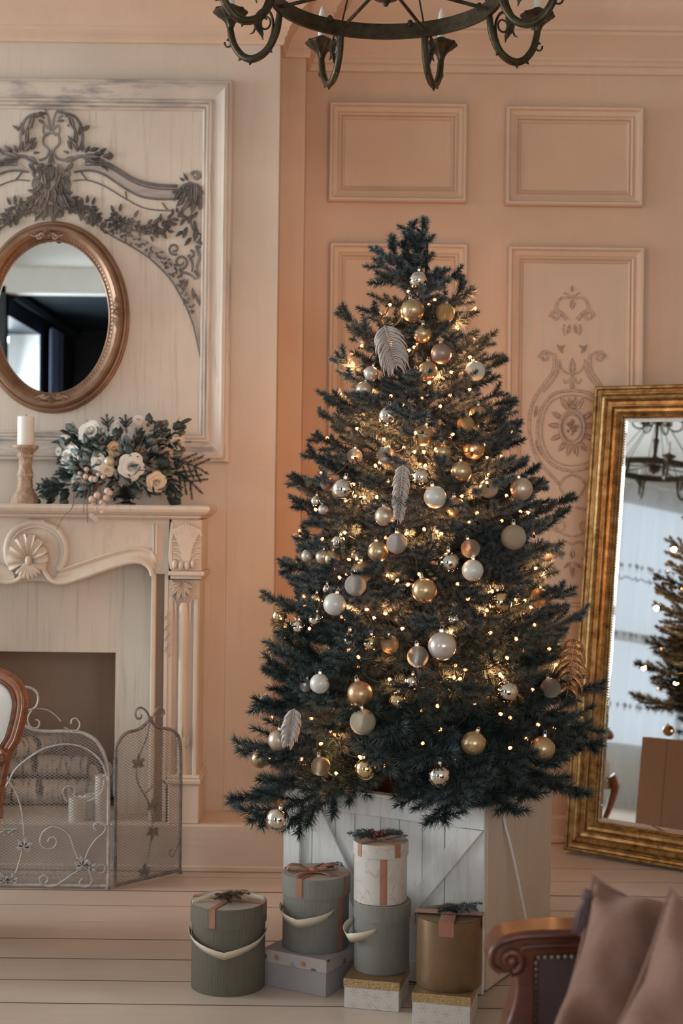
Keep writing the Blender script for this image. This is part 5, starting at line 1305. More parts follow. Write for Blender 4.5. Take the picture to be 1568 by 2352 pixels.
# 3 snowflake box, sage box, marbled box
sb = thing('flat_gift_box', 'snowflake-printed gift box with gold lid at the foot of the middle stack', 'gift box', (.113, 3.825, .0005), radians(-13), group='snowflake boxes with gold lids')
rect_box(sb, .150, .150, .080, .023, 'flakes', 'gold_glitter', 'gold_lid')
g = round_box(.126, 3.862, .0765, .188, .081, 'box_grey2', True, 'plain sage-grey round gift box between the marbled box and the snowflake box', topmat='box_grey2', lh=.045)
handle(g, .0765, .125, radians(160), radians(258), .030, .026, .028)
g = round_box(.120, 3.862, .0735, .163, .270, 'marble', True, 'marbled cream round gift box topped with a fir sprig and red berries', topmat='lid_top', lidmat='marble', lh=.036)
band_top(g, .0735, .163, radians(-55), .019, .034); side_band(g, .0735, .002, .126, radians(-85), .020); band_top(g, .0735, .163, radians(-140), .014, .034, ends=(0, 1))
sprig(g, (-.005, -.01, .168), radians(12), .082, 10, 'fir', .012); sprig(g, (-.015, -.01, .172), radians(12), .05, 6, 'fir', .012)
mb = MB(); rr = random.Random(2)
for _ in range(26): mb.ball((-.012 + rr.gauss(0, .010), -.012 + rr.gauss(0, .007), .184 + rr.gauss(0, .006)), .0052, 6, 4)
mb.build('berries', M['red_berry'], g, True, local=True)
# 4 second snowflake box and gold-brown round box
sb2 = thing('flat_gift_box', 'snowflake-printed gift box with gold lid under the gold-brown round box', 'gift box', (.292, 3.705, .0005), radians(-13), group='snowflake boxes with gold lids')
rect_box(sb2, .152, .150, .085, .024, 'flakes', 'gold_glitter', 'gold_lid')
g = round_box(.302, 3.728, .0875, .182, .086, 'box_gold', False, 'gold-brown round gift box with copper ribbon and a fir wreath', topmat='gold_lid')
band_top(g, .0875, .184, radians(-100), .040, .036, ends=(0, 1)); band_top(g, .0875, .186, radians(-8), .036, .036)
sprig(g, (.028, -.012, .192), .3, .052, 9, 'fir', .012, ring=True); sprig(g, (.02, -.03, .192), radians(20), .07, 6, 'fir', .012)
mb = MB()
for _ in range(8): mb.ball((.03 + rr.gauss(0, .016), -.01 + rr.gauss(0, .012), .204), .005, 6, 4)
mb.build('berries', M['red_berry'], g, True, local=True)

# ---------------------------------------------------------------- white cable hanging from the tree to the floor
M['cable'] = plain('white_cable', (.80, .80, .80), .35, 0, .02)
pts = [(.455, 3.98, .60), P(1158, 1885, 3.985), P(1168, 1925, 3.99), P(1183, 1990, 4.02), P(1195, 2050, 4.04), P(1205, 2100, 4.055), P(1214, 2150, 4.07), P(1222, 2200, 4.07), (.575, 4.05, .006), (.64, 4.03, .0045), (.75, 4.08, .0045), (.95, 4.2, .0045)]
tag(MB().tube(smoothp(pts, 6), .0042, 8).build('power_cable', M['cable'], None, True), 'thin white cable hanging from the tree down the crate side to the floor', 'cable')

# ---------------------------------------------------------------- chandelier
def chandelier(loc, lab, full=True):
    t = thing('chandelier', lab, 'chandelier', loc)
    R_, n = .326, 8
    MB().lathe([(R_ - .006, -.004), (R_ + .004, -.004), (R_ + .006, .004), (R_ + .003, .008), (R_ + .003, .030), (R_ + .006, .034), (R_ + .004, .042), (R_ - .006, .042), (R_ - .006, -.004)], n=80, caps=False).build('ring', M['bronze'], t, 40, local=True)
    mb = MB().lathe([(.0001, -.022), (.006, -.02), (.010, -.012), (.016, -.006), (.034, .0), (.045, .008), (.05, .03), (.05, .06), (.03, .07), (.016, .09), (.022, .11), (.014, .14), (.02, .22), (.026, .25), (.012, .27), (.014, .36), (.05, .40), (.055, .44), (.012, .45), (.012, .70), (.0001, .70)], n=20, caps=False)
    mb.build('centre_stem', M['bronze'], t, 40, local=True)
    for k in range(n):
        a = pi / 8 + k * pi / 4; u = Vector((cos(a), sin(a), 0)); z = Vector((0, 0, 1)); s = Vector((-sin(a), cos(a), 0))
        MB().tube([u * .045 + z * .045, u * (R_ - .005) + z * .02], .0055, 6).build('spoke', M['bronze'], t, True, local=True)
        MB().tube([u * .05 + z * .42, u * (R_ - .003) + z * .04], .003, 5).build('stay_rod', M['bronze'], t, True, local=True)
        q = lambda r, h: u * (R_ + r) + z * h
        path = smoothp([q(.004, .03), q(.006, -.005), q(.016, -.055), q(.045, -.102), q(.085, -.122), q(.122, -.112), q(.152, -.075), q(.164, -.035), q(.166, -.018)], 5)
        m = len(path); ar = MB().tube(path, [.0085 + .003 * sin(3 * i / m) for i in range(m)], 8)
        for f in (.35, .52, .62, .8):
            p = path[int(f * m)]; d = (path[int(f * m) + 1] - p).normalized(); nn = d.cross(s); nn = nn if nn.z < 0 else -nn
            ar.tube([p, p + nn * .012 + d * .005, p + nn * .019 + d * .006], [.006, .005, .001], 5)
        ar.tube(smoothp([q(.155, -.07), q(.172, -.078), q(.182, -.072), q(.184, -.062)], 3), .003, 5)
        am = ar.build('arm', M['bronze'], t, 50, local=True)
        sc_ = MB(); sc_.tube(smoothp([q(.048, -.10), q(.030, -.06), q(.026, -.02), q(.040, .012), (q(.062, .018)), q(.080, .004), q(.078, -.016)], 5), [.0045] * 26 + [.003] * 5, 6)
        cx, cz = .050, -.022
        sc_.tube([q(cx + .016 * cos(i * .42), cz + .018 * sin(i * .42)) for i in range(16)], .003, 5, closed=False)
        for j, (dx, dl) in enumerate(((0, .062), (-.007, .05), (.008, .054))):
            sc_.tube(smoothp([q(.070 + dx, .008), q(.076 + dx, -.018), q(.066 + dx * .6, -.045), q(.058, -.008 - dl)], 4), [.004, .005, .006, .006, .006, .006, .005, .005, .004, .004, .003, .002, .0015], 5, sq=(s, 1.4))
        sc_.tube([q(.078, -.02), q(.09, -.045), q(.1, -.048)], [.004, .003, .0015], 5)
        sc_.build('scroll', M['bronze'], am, 50, local=True)
        c = q(.166, 0)
        cup = MB().lathe([(.0001, -.022), (.010, -.022), (.013, -.012), (.018, -.004), (.030, .008), (.046, .018), (.050, .024), (.047, .030), (.036, .026), (.018, .020), (.0001, .02)], c, 40, lobes=10, amp=.06, caps=False)
        cup.lathe([(.0135, .019), (.0155, .022), (.0155, .043), (.0135, .046)], c, 14)
        cup.build('candle_cup', M['bronze'], t, 40, local=True)
        sl = MB().lathe([(.0115, .045), (.0115, .088), (.009, .09)], c, 14).build('candle_sleeve', M['white_candle'], t, 40, local=True)
        MB().lathe([(.006, .088), (.010, .098), (.011, .108), (.008, .124), (.003, .138), (.0005, .142)], c, 12).build('bulb', M['white_candle'], sl, True, local=True)
    # small ornaments on the ring between arms
    for k in range(n):
        a = k * pi / 4 + pi / 8 + .13; u = Vector((cos(a), sin(a), 0))
        MB().ball(u * (R_ - .004) + Vector((0, 0, .040)), .010, 6, 4, (1, 1, 1.3)).build('ring_stud', M['bronze'], t, True, local=True)
    # upper crown with small scroll arms
    for k in range(6):
        a = k * pi / 3; u = Vector((cos(a), sin(a), 0)); z = Vector((0, 0, 1)); q = lambda r, h: u * r + z * h
        MB().tube(smoothp([q(.05, .42), q(.08, .36), q(.13, .33), q(.18, .35), q(.19, .40)], 5), .007, 6).lathe([(.006, 0), (.03, .012), (.032, .018), (.012, .018), (.012, .075), (.0001, .08)], q(.19, .40), 14, caps=False).build('upper_arm', M['bronze'], t, 40, local=True)
    return t
ch = chandelier((.108, 3.94, 2.792), 'bronze ring chandelier with scrolled candle arms hanging above the tree')

# ---------------------------------------------------------------- seats at the picture's edges
M['chair_wood'] = wood('red_brown_polished_wood', (.055, .013, .004), (.14, .033, .010), (4, 4, 14), .36, .2)
M['beige_uph'] = plain('beige_upholstery', (.52, .40, .29), .7, 0, .05, 10, sheen=.2)
M['white_uph'] = plain('off_white_upholstery', (.66, .62, .58), .7, 0, .03)
M['nail'] = plain('dark_silver_nailhead', (.34, .31, .26), .3, .8)
M['brown_uph'] = plain('dark_brown_mauve_upholstery', (.075, .042, .042), .7, 0, .15, 10, sheen=.3)
M['armchair_wood'] = wood('warm_carved_wood', (.13, .04, .014), (.30, .10, .035), (4, 4, 14), .3, .3)
def chair(loc, rz, lab):
    """oval-back armchair; local: x to the sitter's left as seen from the front, faces -y"""
    t = thing('armchair', lab, 'armchair', loc, rz)
    MW[t.name] = MW[t.name] @ Matrix.Scale(.89, 4); t.matrix_basis = MW[t.name]
    # back frame: right half outline (x, z), mirrored
    o = [(0, .925), (.10, .922), (.18, .905), (.232, .875), (.255, .83), (.252, .77), (.235, .70), (.215, .665), (.205, .64)]
    pr = smoothp([Vector((a, .02 + .10 * (b - .45), b)) for a, b in o], 4)
    full = [Vector((-p.x, p.y, p.z)) for p in reversed(pr[1:])] + pr
    low = smoothp([Vector((a, .02 + .10 * (b - .45), b)) for a, b in ((.205, .64), (.15, .60), (0, .585), (-.15, .60), (-.205, .64))], 4)
    loop = full + low[1:-1]
    # section: wide moulded stile built from three tubes
    fr = MB().tube(loop, .024, 10, closed=True, sq=(Vector((0, 1, 0)), .8))
    c = Vector((0, .05, .76))
    fr.tube([c + (p - c) * .925 + Vector((0, -.014, 0)) for p in loop], .007, 6, closed=True); fr.tube([c + (p - c) * 1.05 + Vector((0, -.010, 0)) for p in loop], .009, 6, closed=True)
    fr.ball((0, .055, .945), .03, 10, 6, (1.8, .7, .8)); fr.build('back_frame', M['armchair_wood'], t, True, local=True)
    inn = [c + (p - c) * .90 for p in loop]; A = [p + Vector((0, -.018, 0)) for p in inn]
    ctr2 = [c + (p - c) * .55 + Vector((0, -.045, 0)) for p in loop]; cen = Vector((0, .02, .76)) + Vector((0, -.02, 0)); n = len(A)
    bp = MB().add(A + ctr2 + [cen], [(i, (i + 1) % n, n + (i + 1) % n, n + i) for i in range(n)] + [(n + i, n + (i + 1) % n, 2 * n) for i in range(n)])
    B = [p + Vector((0, .018, 0)) for p in inn]; bp.add(A + B, [((i + 1) % n, i, n + i, n + (i + 1) % n) for i in range(n)]); bp.add(B, [tuple(range(n))])
    bp.build('back_cushion', M['white_uph'], t, True, local=True, recalc=True)
    nl = MB()
    dense = smoothp(inn, 3, True)
    for p in dense[::1]: nl.ball(p + Vector((0, -.024, 0)), .0042, 5, 3)
    nl.build('nailhead_trim', M['nail'], t, True, local=True, kind='stuff')
    for sg in (1, -1):
        MB().tube(smoothp([(sg * .212, .03, .66), (sg * .206, .022, .60), (sg * .198, .012, .54), (sg * .192, .0, .47), (sg * .196, -.005, .42)], 4), [.026] * 3 + [.021] * 8 + [.026] * 6, 8).build('back_post', M['armchair_wood'], t, True, local=True)
        ar = MB().tube(smoothp([(sg * .20, .01, .62), (sg * .245, -.08, .645), (sg * .27, -.22, .65), (sg * .265, -.33, .625), (sg * .245, -.36, .60)], 5), .020, 8); ar.ball((sg * .248, -.355, .61), .028, 10, 7)
        ar.tube(smoothp([(sg * .265, -.30, .625), (sg * .262, -.24, .56), (sg * .248, -.25, .48), (sg * .24, -.27, .42)], 4), .018, 8)
        ar.build('arm', M['armchair_wood'], t, True, local=True)
        MB().tube([(sg * .13, -.03, .12), (sg * .13, -.02, .0)], .022, 8).build('leg', M['armchair_wood'], t, True, local=True)
        for fy_ in (1,):
            y0 = -.44; ex = .03
            MB().tube(smoothp([(sg * .225, y0, .36), (sg * .245, y0 - ex, .30), (sg * .235, y0 - ex * .4, .18), (sg * .215, y0 + ex * .3, .07), (sg * .222, y0 - ex * .8, .022)], 4), [.034, .034, .033, .033, .032, .031, .029, .027, .025, .023, .021, .019, .017, .016, .016, .017, .02], 8).build('leg', M['armchair_wood'], t, True, local=True)
    q = [(-.20, .02), (.20, .02), (.25, -.25), (.235, -.44), (0, -.49), (-.235, -.44), (-.25, -.25)]
    MB().prism([Vector((a, b, .27)) for a, b in q], (0, 0, .05)).build('seat_rail', M['armchair_wood'], t, False, local=True, bevel=.008)
    MB().prism([Vector((a * .98, b * .98, .32)) for a, b in q], (0, 0, .14)).build('seat_cushion', M['beige_uph'], t, False, local=True, bevel=.03)
    sk = [(-.20, .03), (.20, .03), (.235, -.17), (.20, -.2), (-.20, -.2), (-.235, -.17)]
    MB().add([Vector((a * .86, b, .11)) for a, b in sk] + [Vector((a * 1.02, b, .44)) for a, b in sk], [tuple(reversed(range(6))), tuple(range(6, 12))] + [(i, (i + 1) % 6, 6 + (i + 1) % 6, 6 + i) for i in range(6)]).build('rear_skirt', M['beige_uph'], t, False, local=True, bevel=.012, recalc=True)
    # padded outside panels below the arms
    for sg in (1, -1):
        MB().prism([Vector((sg * .205, .0, .375)), Vector((sg * .252, -.25, .375)), Vector((sg * .243, -.25, .53)), Vector((sg * .20, .0, .55))], (sg * -.02, 0, 0)).build('arm_pad', M['beige_uph'], t, False, local=True, recalc=True, bevel=.006)
    return t
CHX, CHD, CHR = -1.222, 4.40, radians(-22)
chair((CHX, CHD, 0.0005), CHR, 'carved oval-back armchair with nailhead-trimmed upholstery cut off by the left edge')

def sofa():
    D = 2.33; t = thing('sofa', 'carved red-brown wooden sofa with scrolled arm and dark studded upholstery', 'sofa', (.75, 1.98, 0.0005))
    Y = lambda px, py, d=D: P(px, py, d)
    # far arm: scroll, rail, front post
    sc_c = Y(1176, 2208)
    def arm(dy, nm='arm'):
        o = Vector((0, dy, 0))
        a = MB()
        th = .075
        # outline of the arm's wood in the picture plane (front view), extruded in depth
        outl = [(1340, 2136), (1290, 2136), (1230, 2138), (1190, 2142), (1158, 2150), (1136, 2166), (1123, 2190), (1121, 2206), (1126, 2222), (1140, 2234), (1160, 2238), (1182, 2236), (1186, 2260), (1184, 2290), (1174, 2330), (1163, 2362), (1150, 2440), (1140, 2500), (1215, 2520), (1222, 2440), (1228, 2360), (1230, 2300), (1230, 2200), (1340, 2192)]
        q = v2(outl[:18], 3) + outl[18:]
        a.prism([Y(x, y) + o for x, y in q], (0, th, 0))
        w = a.build(nm, M['chair_wood'], t, 40, bevel=.010, recalc=True)
        s_ = MB()
        sp = spiral2(1174, 2206, 26, 6, 95, 95 - 560, 40)
        s_.tube([Y(x, y) + o + Vector((0, -.002, 0)) for x, y in sp], [.0085 - .004 * i / 40 for i in range(41)], 8)
        s_.ball(Y(1176, 2207) + o + Vector((0, -.001, 0)), .011, 12, 8)
        s_.tube([Y(x, y) + o + Vector((0, -.001, 0)) for x, y in v2([(1150, 2232), (1132, 2218), (1127, 2200), (1134, 2178), (1150, 2164), (1175, 2156), (1210, 2150), (1340, 2146)], 5)], .0055, 6)
        s_.tube([Y(x, y) + o + Vector((0, -.001, 0)) for x, y in v2([(1200, 2190), (1196, 2180), (1210, 2175), (1260, 2172), (1340, 2170)], 4)], .004, 6)
        s_.build('scroll_carving', M['chair_wood'], w, True)
        p = MB().prism([Y(1228, 2196) + o + Vector((0, .01, 0)), Y(1345, 2190) + o + Vector((0, .01, 0)), Vector((1.30, D + .01 + dy, Y(1345, 2190).z)), Vector((1.30, D + .01 + dy, .40)), Y(1222, 2490) + o + Vector((0, .01, 0))], (0, .05, 0))
        p.build('arm_panel', M['brown_uph'], t, False, recalc=True)
        nl = MB()
        for i in range(11): nl.ball(Y(1238 + i * 15.5, 2201 - i * .3) + o + Vector((0, .008, 0)), .0054, 8, 5)
        for i in range(1, 16): nl.ball(Y(1231 - i * .4, 2201 + i * 14.5) + o + Vector((0, .008, 0)), .0054, 8, 5)
        nl.build('nailhead_trim', M['nail'], t, True)
    arm(0); arm(-.86)
    top = Y(1300, 2136).z
    MB().bbox((Y(1335, 2136).x - .01, D + .004, top - .06), (1.32, D + .07, top - .004)).bbox((Y(1335, 2136).x - .01, D - .856, top - .06), (1.32, D - .79, top - .004)).build('arm_rail', M['chair_wood'], t, False, bevel=.012)
    MB().bbox((1.18, D - .86, .30), (1.32, D + .07, .98)).build('sofa_back', M['brown_uph'], t, False, bevel=.04)
    MB().bbox((.40, D - .78, .28), (1.19, D - .005, .41)).build('seat_cushion', M['brown_uph'], t, False, bevel=.03)
    MB().bbox((.36, D - .80, .20), (1.25, D + .06, .278)).build('seat_rail', M['chair_wood'], t, False, bevel=.01)
    for x in (.40, 1.22):
        for y in (D - .75, D + .02):
            MB().tube([(x, y, .21), (x - .01, y, .1), (x, y, 0.0005)], [.03, .02, .024], 8).build('leg', M['chair_wood'], t, True)
sofa()
def velvet():
    m, t, b = nt('dusty_rose_velvet'); f = noise(t, coords(t), 5, 4, .6, .5)
    t.links.new(ramp(t, f, [(.3, (.14, .066, .044)), (.7, (.25, .13, .088))]), b.inputs['Base Color']); b.inputs['Roughness'].default_value = .75
    b.inputs['Sheen Weight'].default_value = .18; b.inputs['Sheen Roughness'].default_value = .4; bump(t, b, noise(t, coords(t), 14, 3), .25, .02); return m
M['velvet'] = velvet()
M['tassel'] = plain('mauve_tassel', (.10, .06, .065), .8, 0, .2, 60)
def pillow(lab, corners, th, seed, ears=1.0):
    """corners: TL, TR, BR, BL world points; puffed, with pinched corners and a seam"""
    TL, TR, BR, BLq = [Vector(c) for c in corners]; ctr = (TL + TR + BR + BLq) / 4; nn = (TR - TL).cross(BLq - TL).normalized()
    if nn.y > 0: nn = -nn
    t = thing('velvet_cushion', lab, 'cushion', (ctr.x, ctr.y, min(TL.z, TR.z, BR.z, BLq.z)), group='dusty rose velvet cushions on the sofa'); rr = random.Random(seed); n = 26
    def S(u, v, sg):
        e = 1 - .055 * (sin(pi * u)) ; 
        uu = u + (.5 - u) * .15 * sin(pi * v) ** .8; vv = v + (.5 - v) * .15 * sin(pi * u) ** .8
        p = TL.lerp(TR, uu).lerp(BLq.lerp(BR, uu), vv)
        q = (max(0, 4 * u * (1 - u)) * max(0, 4 * v * (1 - v))) ** .42
        wr = .030 * (sin(9 * u + 6 * v + seed) * q * (1 - q) * 2.0 + sin(19 * v - 9 * u + seed * 2) * q * (1 - q)) + .014 * sin(15 * u - 12 * v + seed) * q * (1 - q) * 2 + .007 * sin(7 * v + 3 * u + seed)
        return p + nn * sg * (th / 2 * q + wr * .9)
    mb = MB()
    for sg in (1, -1):
        rows = [[S(i / n, j / n, sg) for i in range(n + 1)] for j in range(n + 1)]
        for A, B in zip(rows, rows[1:]): mb.strip(B, A) if sg > 0 else mb.strip(A, B)
    b = mb.build('cushion_cover', M['velvet'], t, True, subsurf=1)
    edge = [S(i / 30, 0, 0) for i in range(31)] + [S(1, i / 30, 0) for i in range(1, 31)] + [S(1 - i / 30, 1, 0) for i in range(1, 31)] + [S(0, 1 - i / 30, 0) for i in range(1, 30)]
    MB().tube(edge, .0035, 5, closed=True).build('seam_piping', M['velvet'], t, True)
    return t
p1 = pillow('dusty rose velvet cushion with a mauve corner tassel, leaning on the sofa arm', (P(1362, 2012, 2.24), P(1660, 2080, 2.16), P(1600, 2600, 2.02), P(1215, 2500, 2.06)), .20, 3)
tc_ = P(1353, 2048, 2.20); mb = MB(); mb.ball(tc_ + Vector((-.004, 0, -.006)), .009, 10, 7, (1, 1, 1.2)); rr = random.Random(6)
for i in range(40):
    a = rr.uniform(0, 6.28); q = tc_ + Vector((-.004 + cos(a) * .003, sin(a) * .003, -.012)); mb.tube([q, q + Vector((cos(a) * .008 - .004, sin(a) * .006, -.02)), q + Vector((cos(a) * .011 - .008, sin(a) * .008, -.048 - rr.uniform(0, .008)))], .0011, 4)
mb.build('tassel', M['tassel'], p1, True)
pillow('dusty rose velvet cushion at the right edge, overlapping the tasselled one', (P(1540, 2042, 2.03), P(1860, 2200, 1.93), P(1760, 2700, 1.80), P(1290, 2560, 1.84)), .17, 8)
# ---------------------------------------------------------------- Christmas tree
TX, TD = .240, 4.265
tree = thing('christmas_tree', 'artificial blue-green Christmas tree with frosted needles standing in the white crate', 'Christmas tree', (TX, TD, .04))
RT = [(2.24, .02), (2.12, .09), (1.98, .18), (1.80, .25), (1.67, .295), (1.50, .37), (1.37, .42), (1.25, .43), (1.05, .47), (.84, .49), (.66, .53), (.5, .52)]
def Rz(z):
    if z >= RT[0][0]: return RT[0][1]
    for (a, ra), (b, rb) in zip(RT, RT[1:]):
        if z >= b: return ra + (rb - ra) * (a - z) / (a - b)
    return RT[-1][1]
mb = MB().tube([(TX, TD, .04), (TX, TD, 1.0), (TX + .004, TD, 1.7), (TX + .012, TD, 2.17)], [.026, .02, .012, .004], 10); mb.build('trunk', M['bark'], tree, True)
mb = MB()
for a in range(4): mb.tube([(TX, TD, .12), (TX + .12 * cos(a * pi / 2 + .4), TD + .12 * sin(a * pi / 2 + .4), .045)], .012, 6)
mb.tube([(TX, TD, .04), (TX, TD, .40)], .032, 10); mb.build('tree_stand', M['bark'], tree, True)
def branch_mesh(L, pine, seed):
    """branch along +X, length L, its fan lying in XY"""
    random.seed(seed); r = random; nd = Needles(); main = smoothp([(0, 0, 0), (L * .35, 0, -.012 * L), (L * .7, r.uniform(-.03, .03) * L, .0), (L, r.uniform(-.04, .04) * L, .05 * L)], 5)
    nl, w, dn = (.033, .0013, 1400) if pine else (.0215, .0014, 2100)
    nd.twig(main, dn, nl, w, 50 if pine else 58, True, .22 if L > .2 else 0)
    s = L * (.30 if L > .2 else .15); k = 0; tw = []
    while s < L * .93:
        for sg in (-1, 1):
            i = min(len(main) - 2, int(s / L * (len(main) - 1))); p = main[i].lerp(main[i + 1], (s / L * (len(main) - 1)) % 1)
            an = radians(r.uniform(38, 58)) * sg; ln = min(.14, max(.055, (L - s) * .66)) * r.uniform(.8, 1.15)
            e = p + Vector((cos(an) * ln, sin(an) * ln, r.uniform(-.10, .35) * ln)); c = curve3(p, e, (0, 0, -.05 * ln), 5)
            nd.twig(c, dn, nl * (1 if pine else .95), w, 50 if pine else 58); tw.append(c)
            if ln > .09:
                for sg2 in (-1, 1):
                    if r.random() < .35:
                        q = c[2]; a2 = an + radians(40) * sg2; e2 = q + Vector((cos(a2) * ln * .5, sin(a2) * ln * .5, r.uniform(-.05, .25) * ln)); c2 = curve3(q, e2, (0, 0, 0), 3); nd.twig(c2, dn, nl * .95, w); tw.append(c2)
        s += r.uniform(.058, .082) if not pine else r.uniform(.05, .07)
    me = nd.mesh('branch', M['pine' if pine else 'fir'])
    # woody stems joined into the same branch
    st = MB().tube(main, [.0042 * (1 - .75 * i / (len(main) - 1)) for i in range(len(main))], 5)
    for c in tw: st.tube(c, .0011, 3, cap=False)
    import bmesh
    bm = bmesh.new(); bm.from_mesh(me); lay = bm.verts.layers.float_color.get('tip')
    vs_ = [bm.verts.new(v) for v in st.v]
    for v in vs_: v[lay] = (0, 0, 0, 1)
    for f in st.f: 
        nf = bm.faces.new([vs_[i] for i in f]); nf.material_index = 1
    bm.to_mesh(me); bm.free(); me.materials.append(M['bark']); return me
CLS = [.12, .19, .28, .38, .48, .58]
LIB = {(L, p): [branch_mesh(L, p, 100 * i + (50 if p else 0) + j) for j in range(3)] for i, L in enumerate(CLS) for p in (False, True) if not (p and L < .28)}
random.seed(21); rb = random.Random(21); NBR = [0]
TINV = MW[tree.name].inverted()
def branch(base, tip, pine=None, roll=None, thick=1.0):
    base, tip = Vector(base), Vector(tip); d = tip - base; L = d.length
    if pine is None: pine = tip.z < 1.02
    c = min([q for q in CLS if (q, pine) in LIB], key=lambda q: abs(q - L)); me = rb.choice(LIB[(c, pine)])
    x = d.normalized(); zz = Vector((0, 0, 1)); y = zz.cross(x).normalized(); z = x.cross(y)
    R_ = Matrix((x, y, z)).transposed().to_4x4() @ Matrix.Rotation(rb.uniform(-.45, .45) if roll is None else roll, 4, 'X')
    s = L / c; place('branch', me, tree, TINV @ Matrix.Translation(base) @ R_ @ Matrix.Diagonal((s, max(.85, min(1.15, s)) * thick, max(.85, min(1.15, s)) * thick, 1))); NBR[0] += 1
def on_trunk(z): return Vector((TX, TD, z))
# tips read from the silhouette, at the trunk's own distance
for (x, y, up_, D) in ((1065, 664, .02, 4.25), (778, 722, .02, 4.22), (772, 822, .02, 4.2), (1158, 832, -.02, 4.26), (1185, 935, .0, 4.25), (728, 912, .0, 4.24), (735, 960, .03, 4.2), (1190, 980, .03, 4.3), (706, 1052, .0, 4.2), (662, 1108, .02, 4.2),
                       (665, 1165, .05, 4.15), (1318, 1152, .03, 4.2), (1310, 1185, .07, 4.3), (690, 1240, .02, 4.2), (650, 1332, .04, 4.15), (600, 1380, .03, 4.2), (1320, 1370, -.02, 4.05), (1350, 1425, .02, 4.02), (640, 1480, .05, 4.15), (612, 1540, .02, 4.1), (1270, 1320, .04, 4.3), (1235, 1085, .04, 4.22), (1265, 1205, .03, 4.1)):
    tip = P(x, y, D); z0 = min(2.1, tip.z - up_ - .10 - .12 * (tip - on_trunk(tip.z)).length); branch(on_trunk(max(.5, z0)), tip)
for (x, y, z0, D) in ((545, 1865, .74, 4.12), (585, 1905, .70, 4.0), (560, 1745, .80, 4.12), (600, 1640, .88, 4.12), (1380, 1690, .82, 4.12), (1378, 1605, .86, 4.2), (1370, 1735, .76, 4.12), (1330, 1845, .76, 3.98), (1030, 1905, .74, 3.76), (1165, 1885, .74, 3.80), (1215, 1850, .76, 3.86), (770, 1840, .72, 3.93), (705, 1815, .72, 3.95), (940, 1822, .72, 3.85), (1095, 1850, .76, 3.75), (865, 1770, .74, 3.8), (1270, 1780, .8, 3.9), (990, 1760, .78, 3.75), (640, 1775, .78, 3.98), (1210, 1800, .76, 3.8)):
    branch(on_trunk(z0), P(x, y, D), True, thick=1.1)
# bushy leader at the top
for (x0, y0, x1, y1, r) in ((952, 640, 958, 545, 0), (952, 640, 958, 545, 1.5), (957, 570, 976, 503, .3), (957, 580, 938, 516, .2), (957, 570, 974, 540, 1.2), (955, 600, 921, 560, .4), (956, 600, 977, 590, .6), (955, 610, 925, 585, .9), (955, 615, 982, 600, .9)):
    branch(P(x0, y0, 4.265), P(x1, y1, 4.25), False, r, 1.2)
for (x0, y0, x1, y1, D) in ((940, 650, 895, 562, 4.24), (905, 610, 862, 572, 4.22), (930, 640, 860, 602, 4.2), (960, 650, 1010, 640, 4.2), (950, 650, 880, 640, 4.15), (955, 660, 1000, 660, 4.12)):
    branch(P(x0, y0, 4.26), P(x1, y1, D), False)
# body of the tree, tier by tier
z = 2.06
while z > .70:
    R_ = Rz(z); n = max(5, int(2 * pi * R_ / .205)); o = rb.uniform(0, 6.28)
    for i in range(n):
        a = o + 2 * pi * (i + rb.uniform(-.25, .25)) / n; L = R_ * rb.uniform(.80, .98); lift = rb.uniform(.10, .26) if z > 1.0 else rb.uniform(-.05, .14)
        if sin(a) > .25 and cos(a) < .35 and i % 3 != 0: continue      # the side nothing shows is kept sparser
        branch(on_trunk(z - L * lift), (TX + L * cos(a), TD + L * sin(a), z))
    z -= .064
# fine tips that fill the front between the long branches
for i in range(44):
    z = rb.uniform(.74, 1.9); R_ = Rz(z); a = rb.uniform(-pi * .98, -.02); b0 = R_ * rb.uniform(.50, .62); L = R_ * rb.uniform(.80, .92)
    branch((TX + b0 * cos(a), TD + b0 * sin(a), z - .03), (TX + L * cos(a + rb.uniform(-.25, .25)), TD + L * sin(a), z + rb.uniform(-.02, .05)))

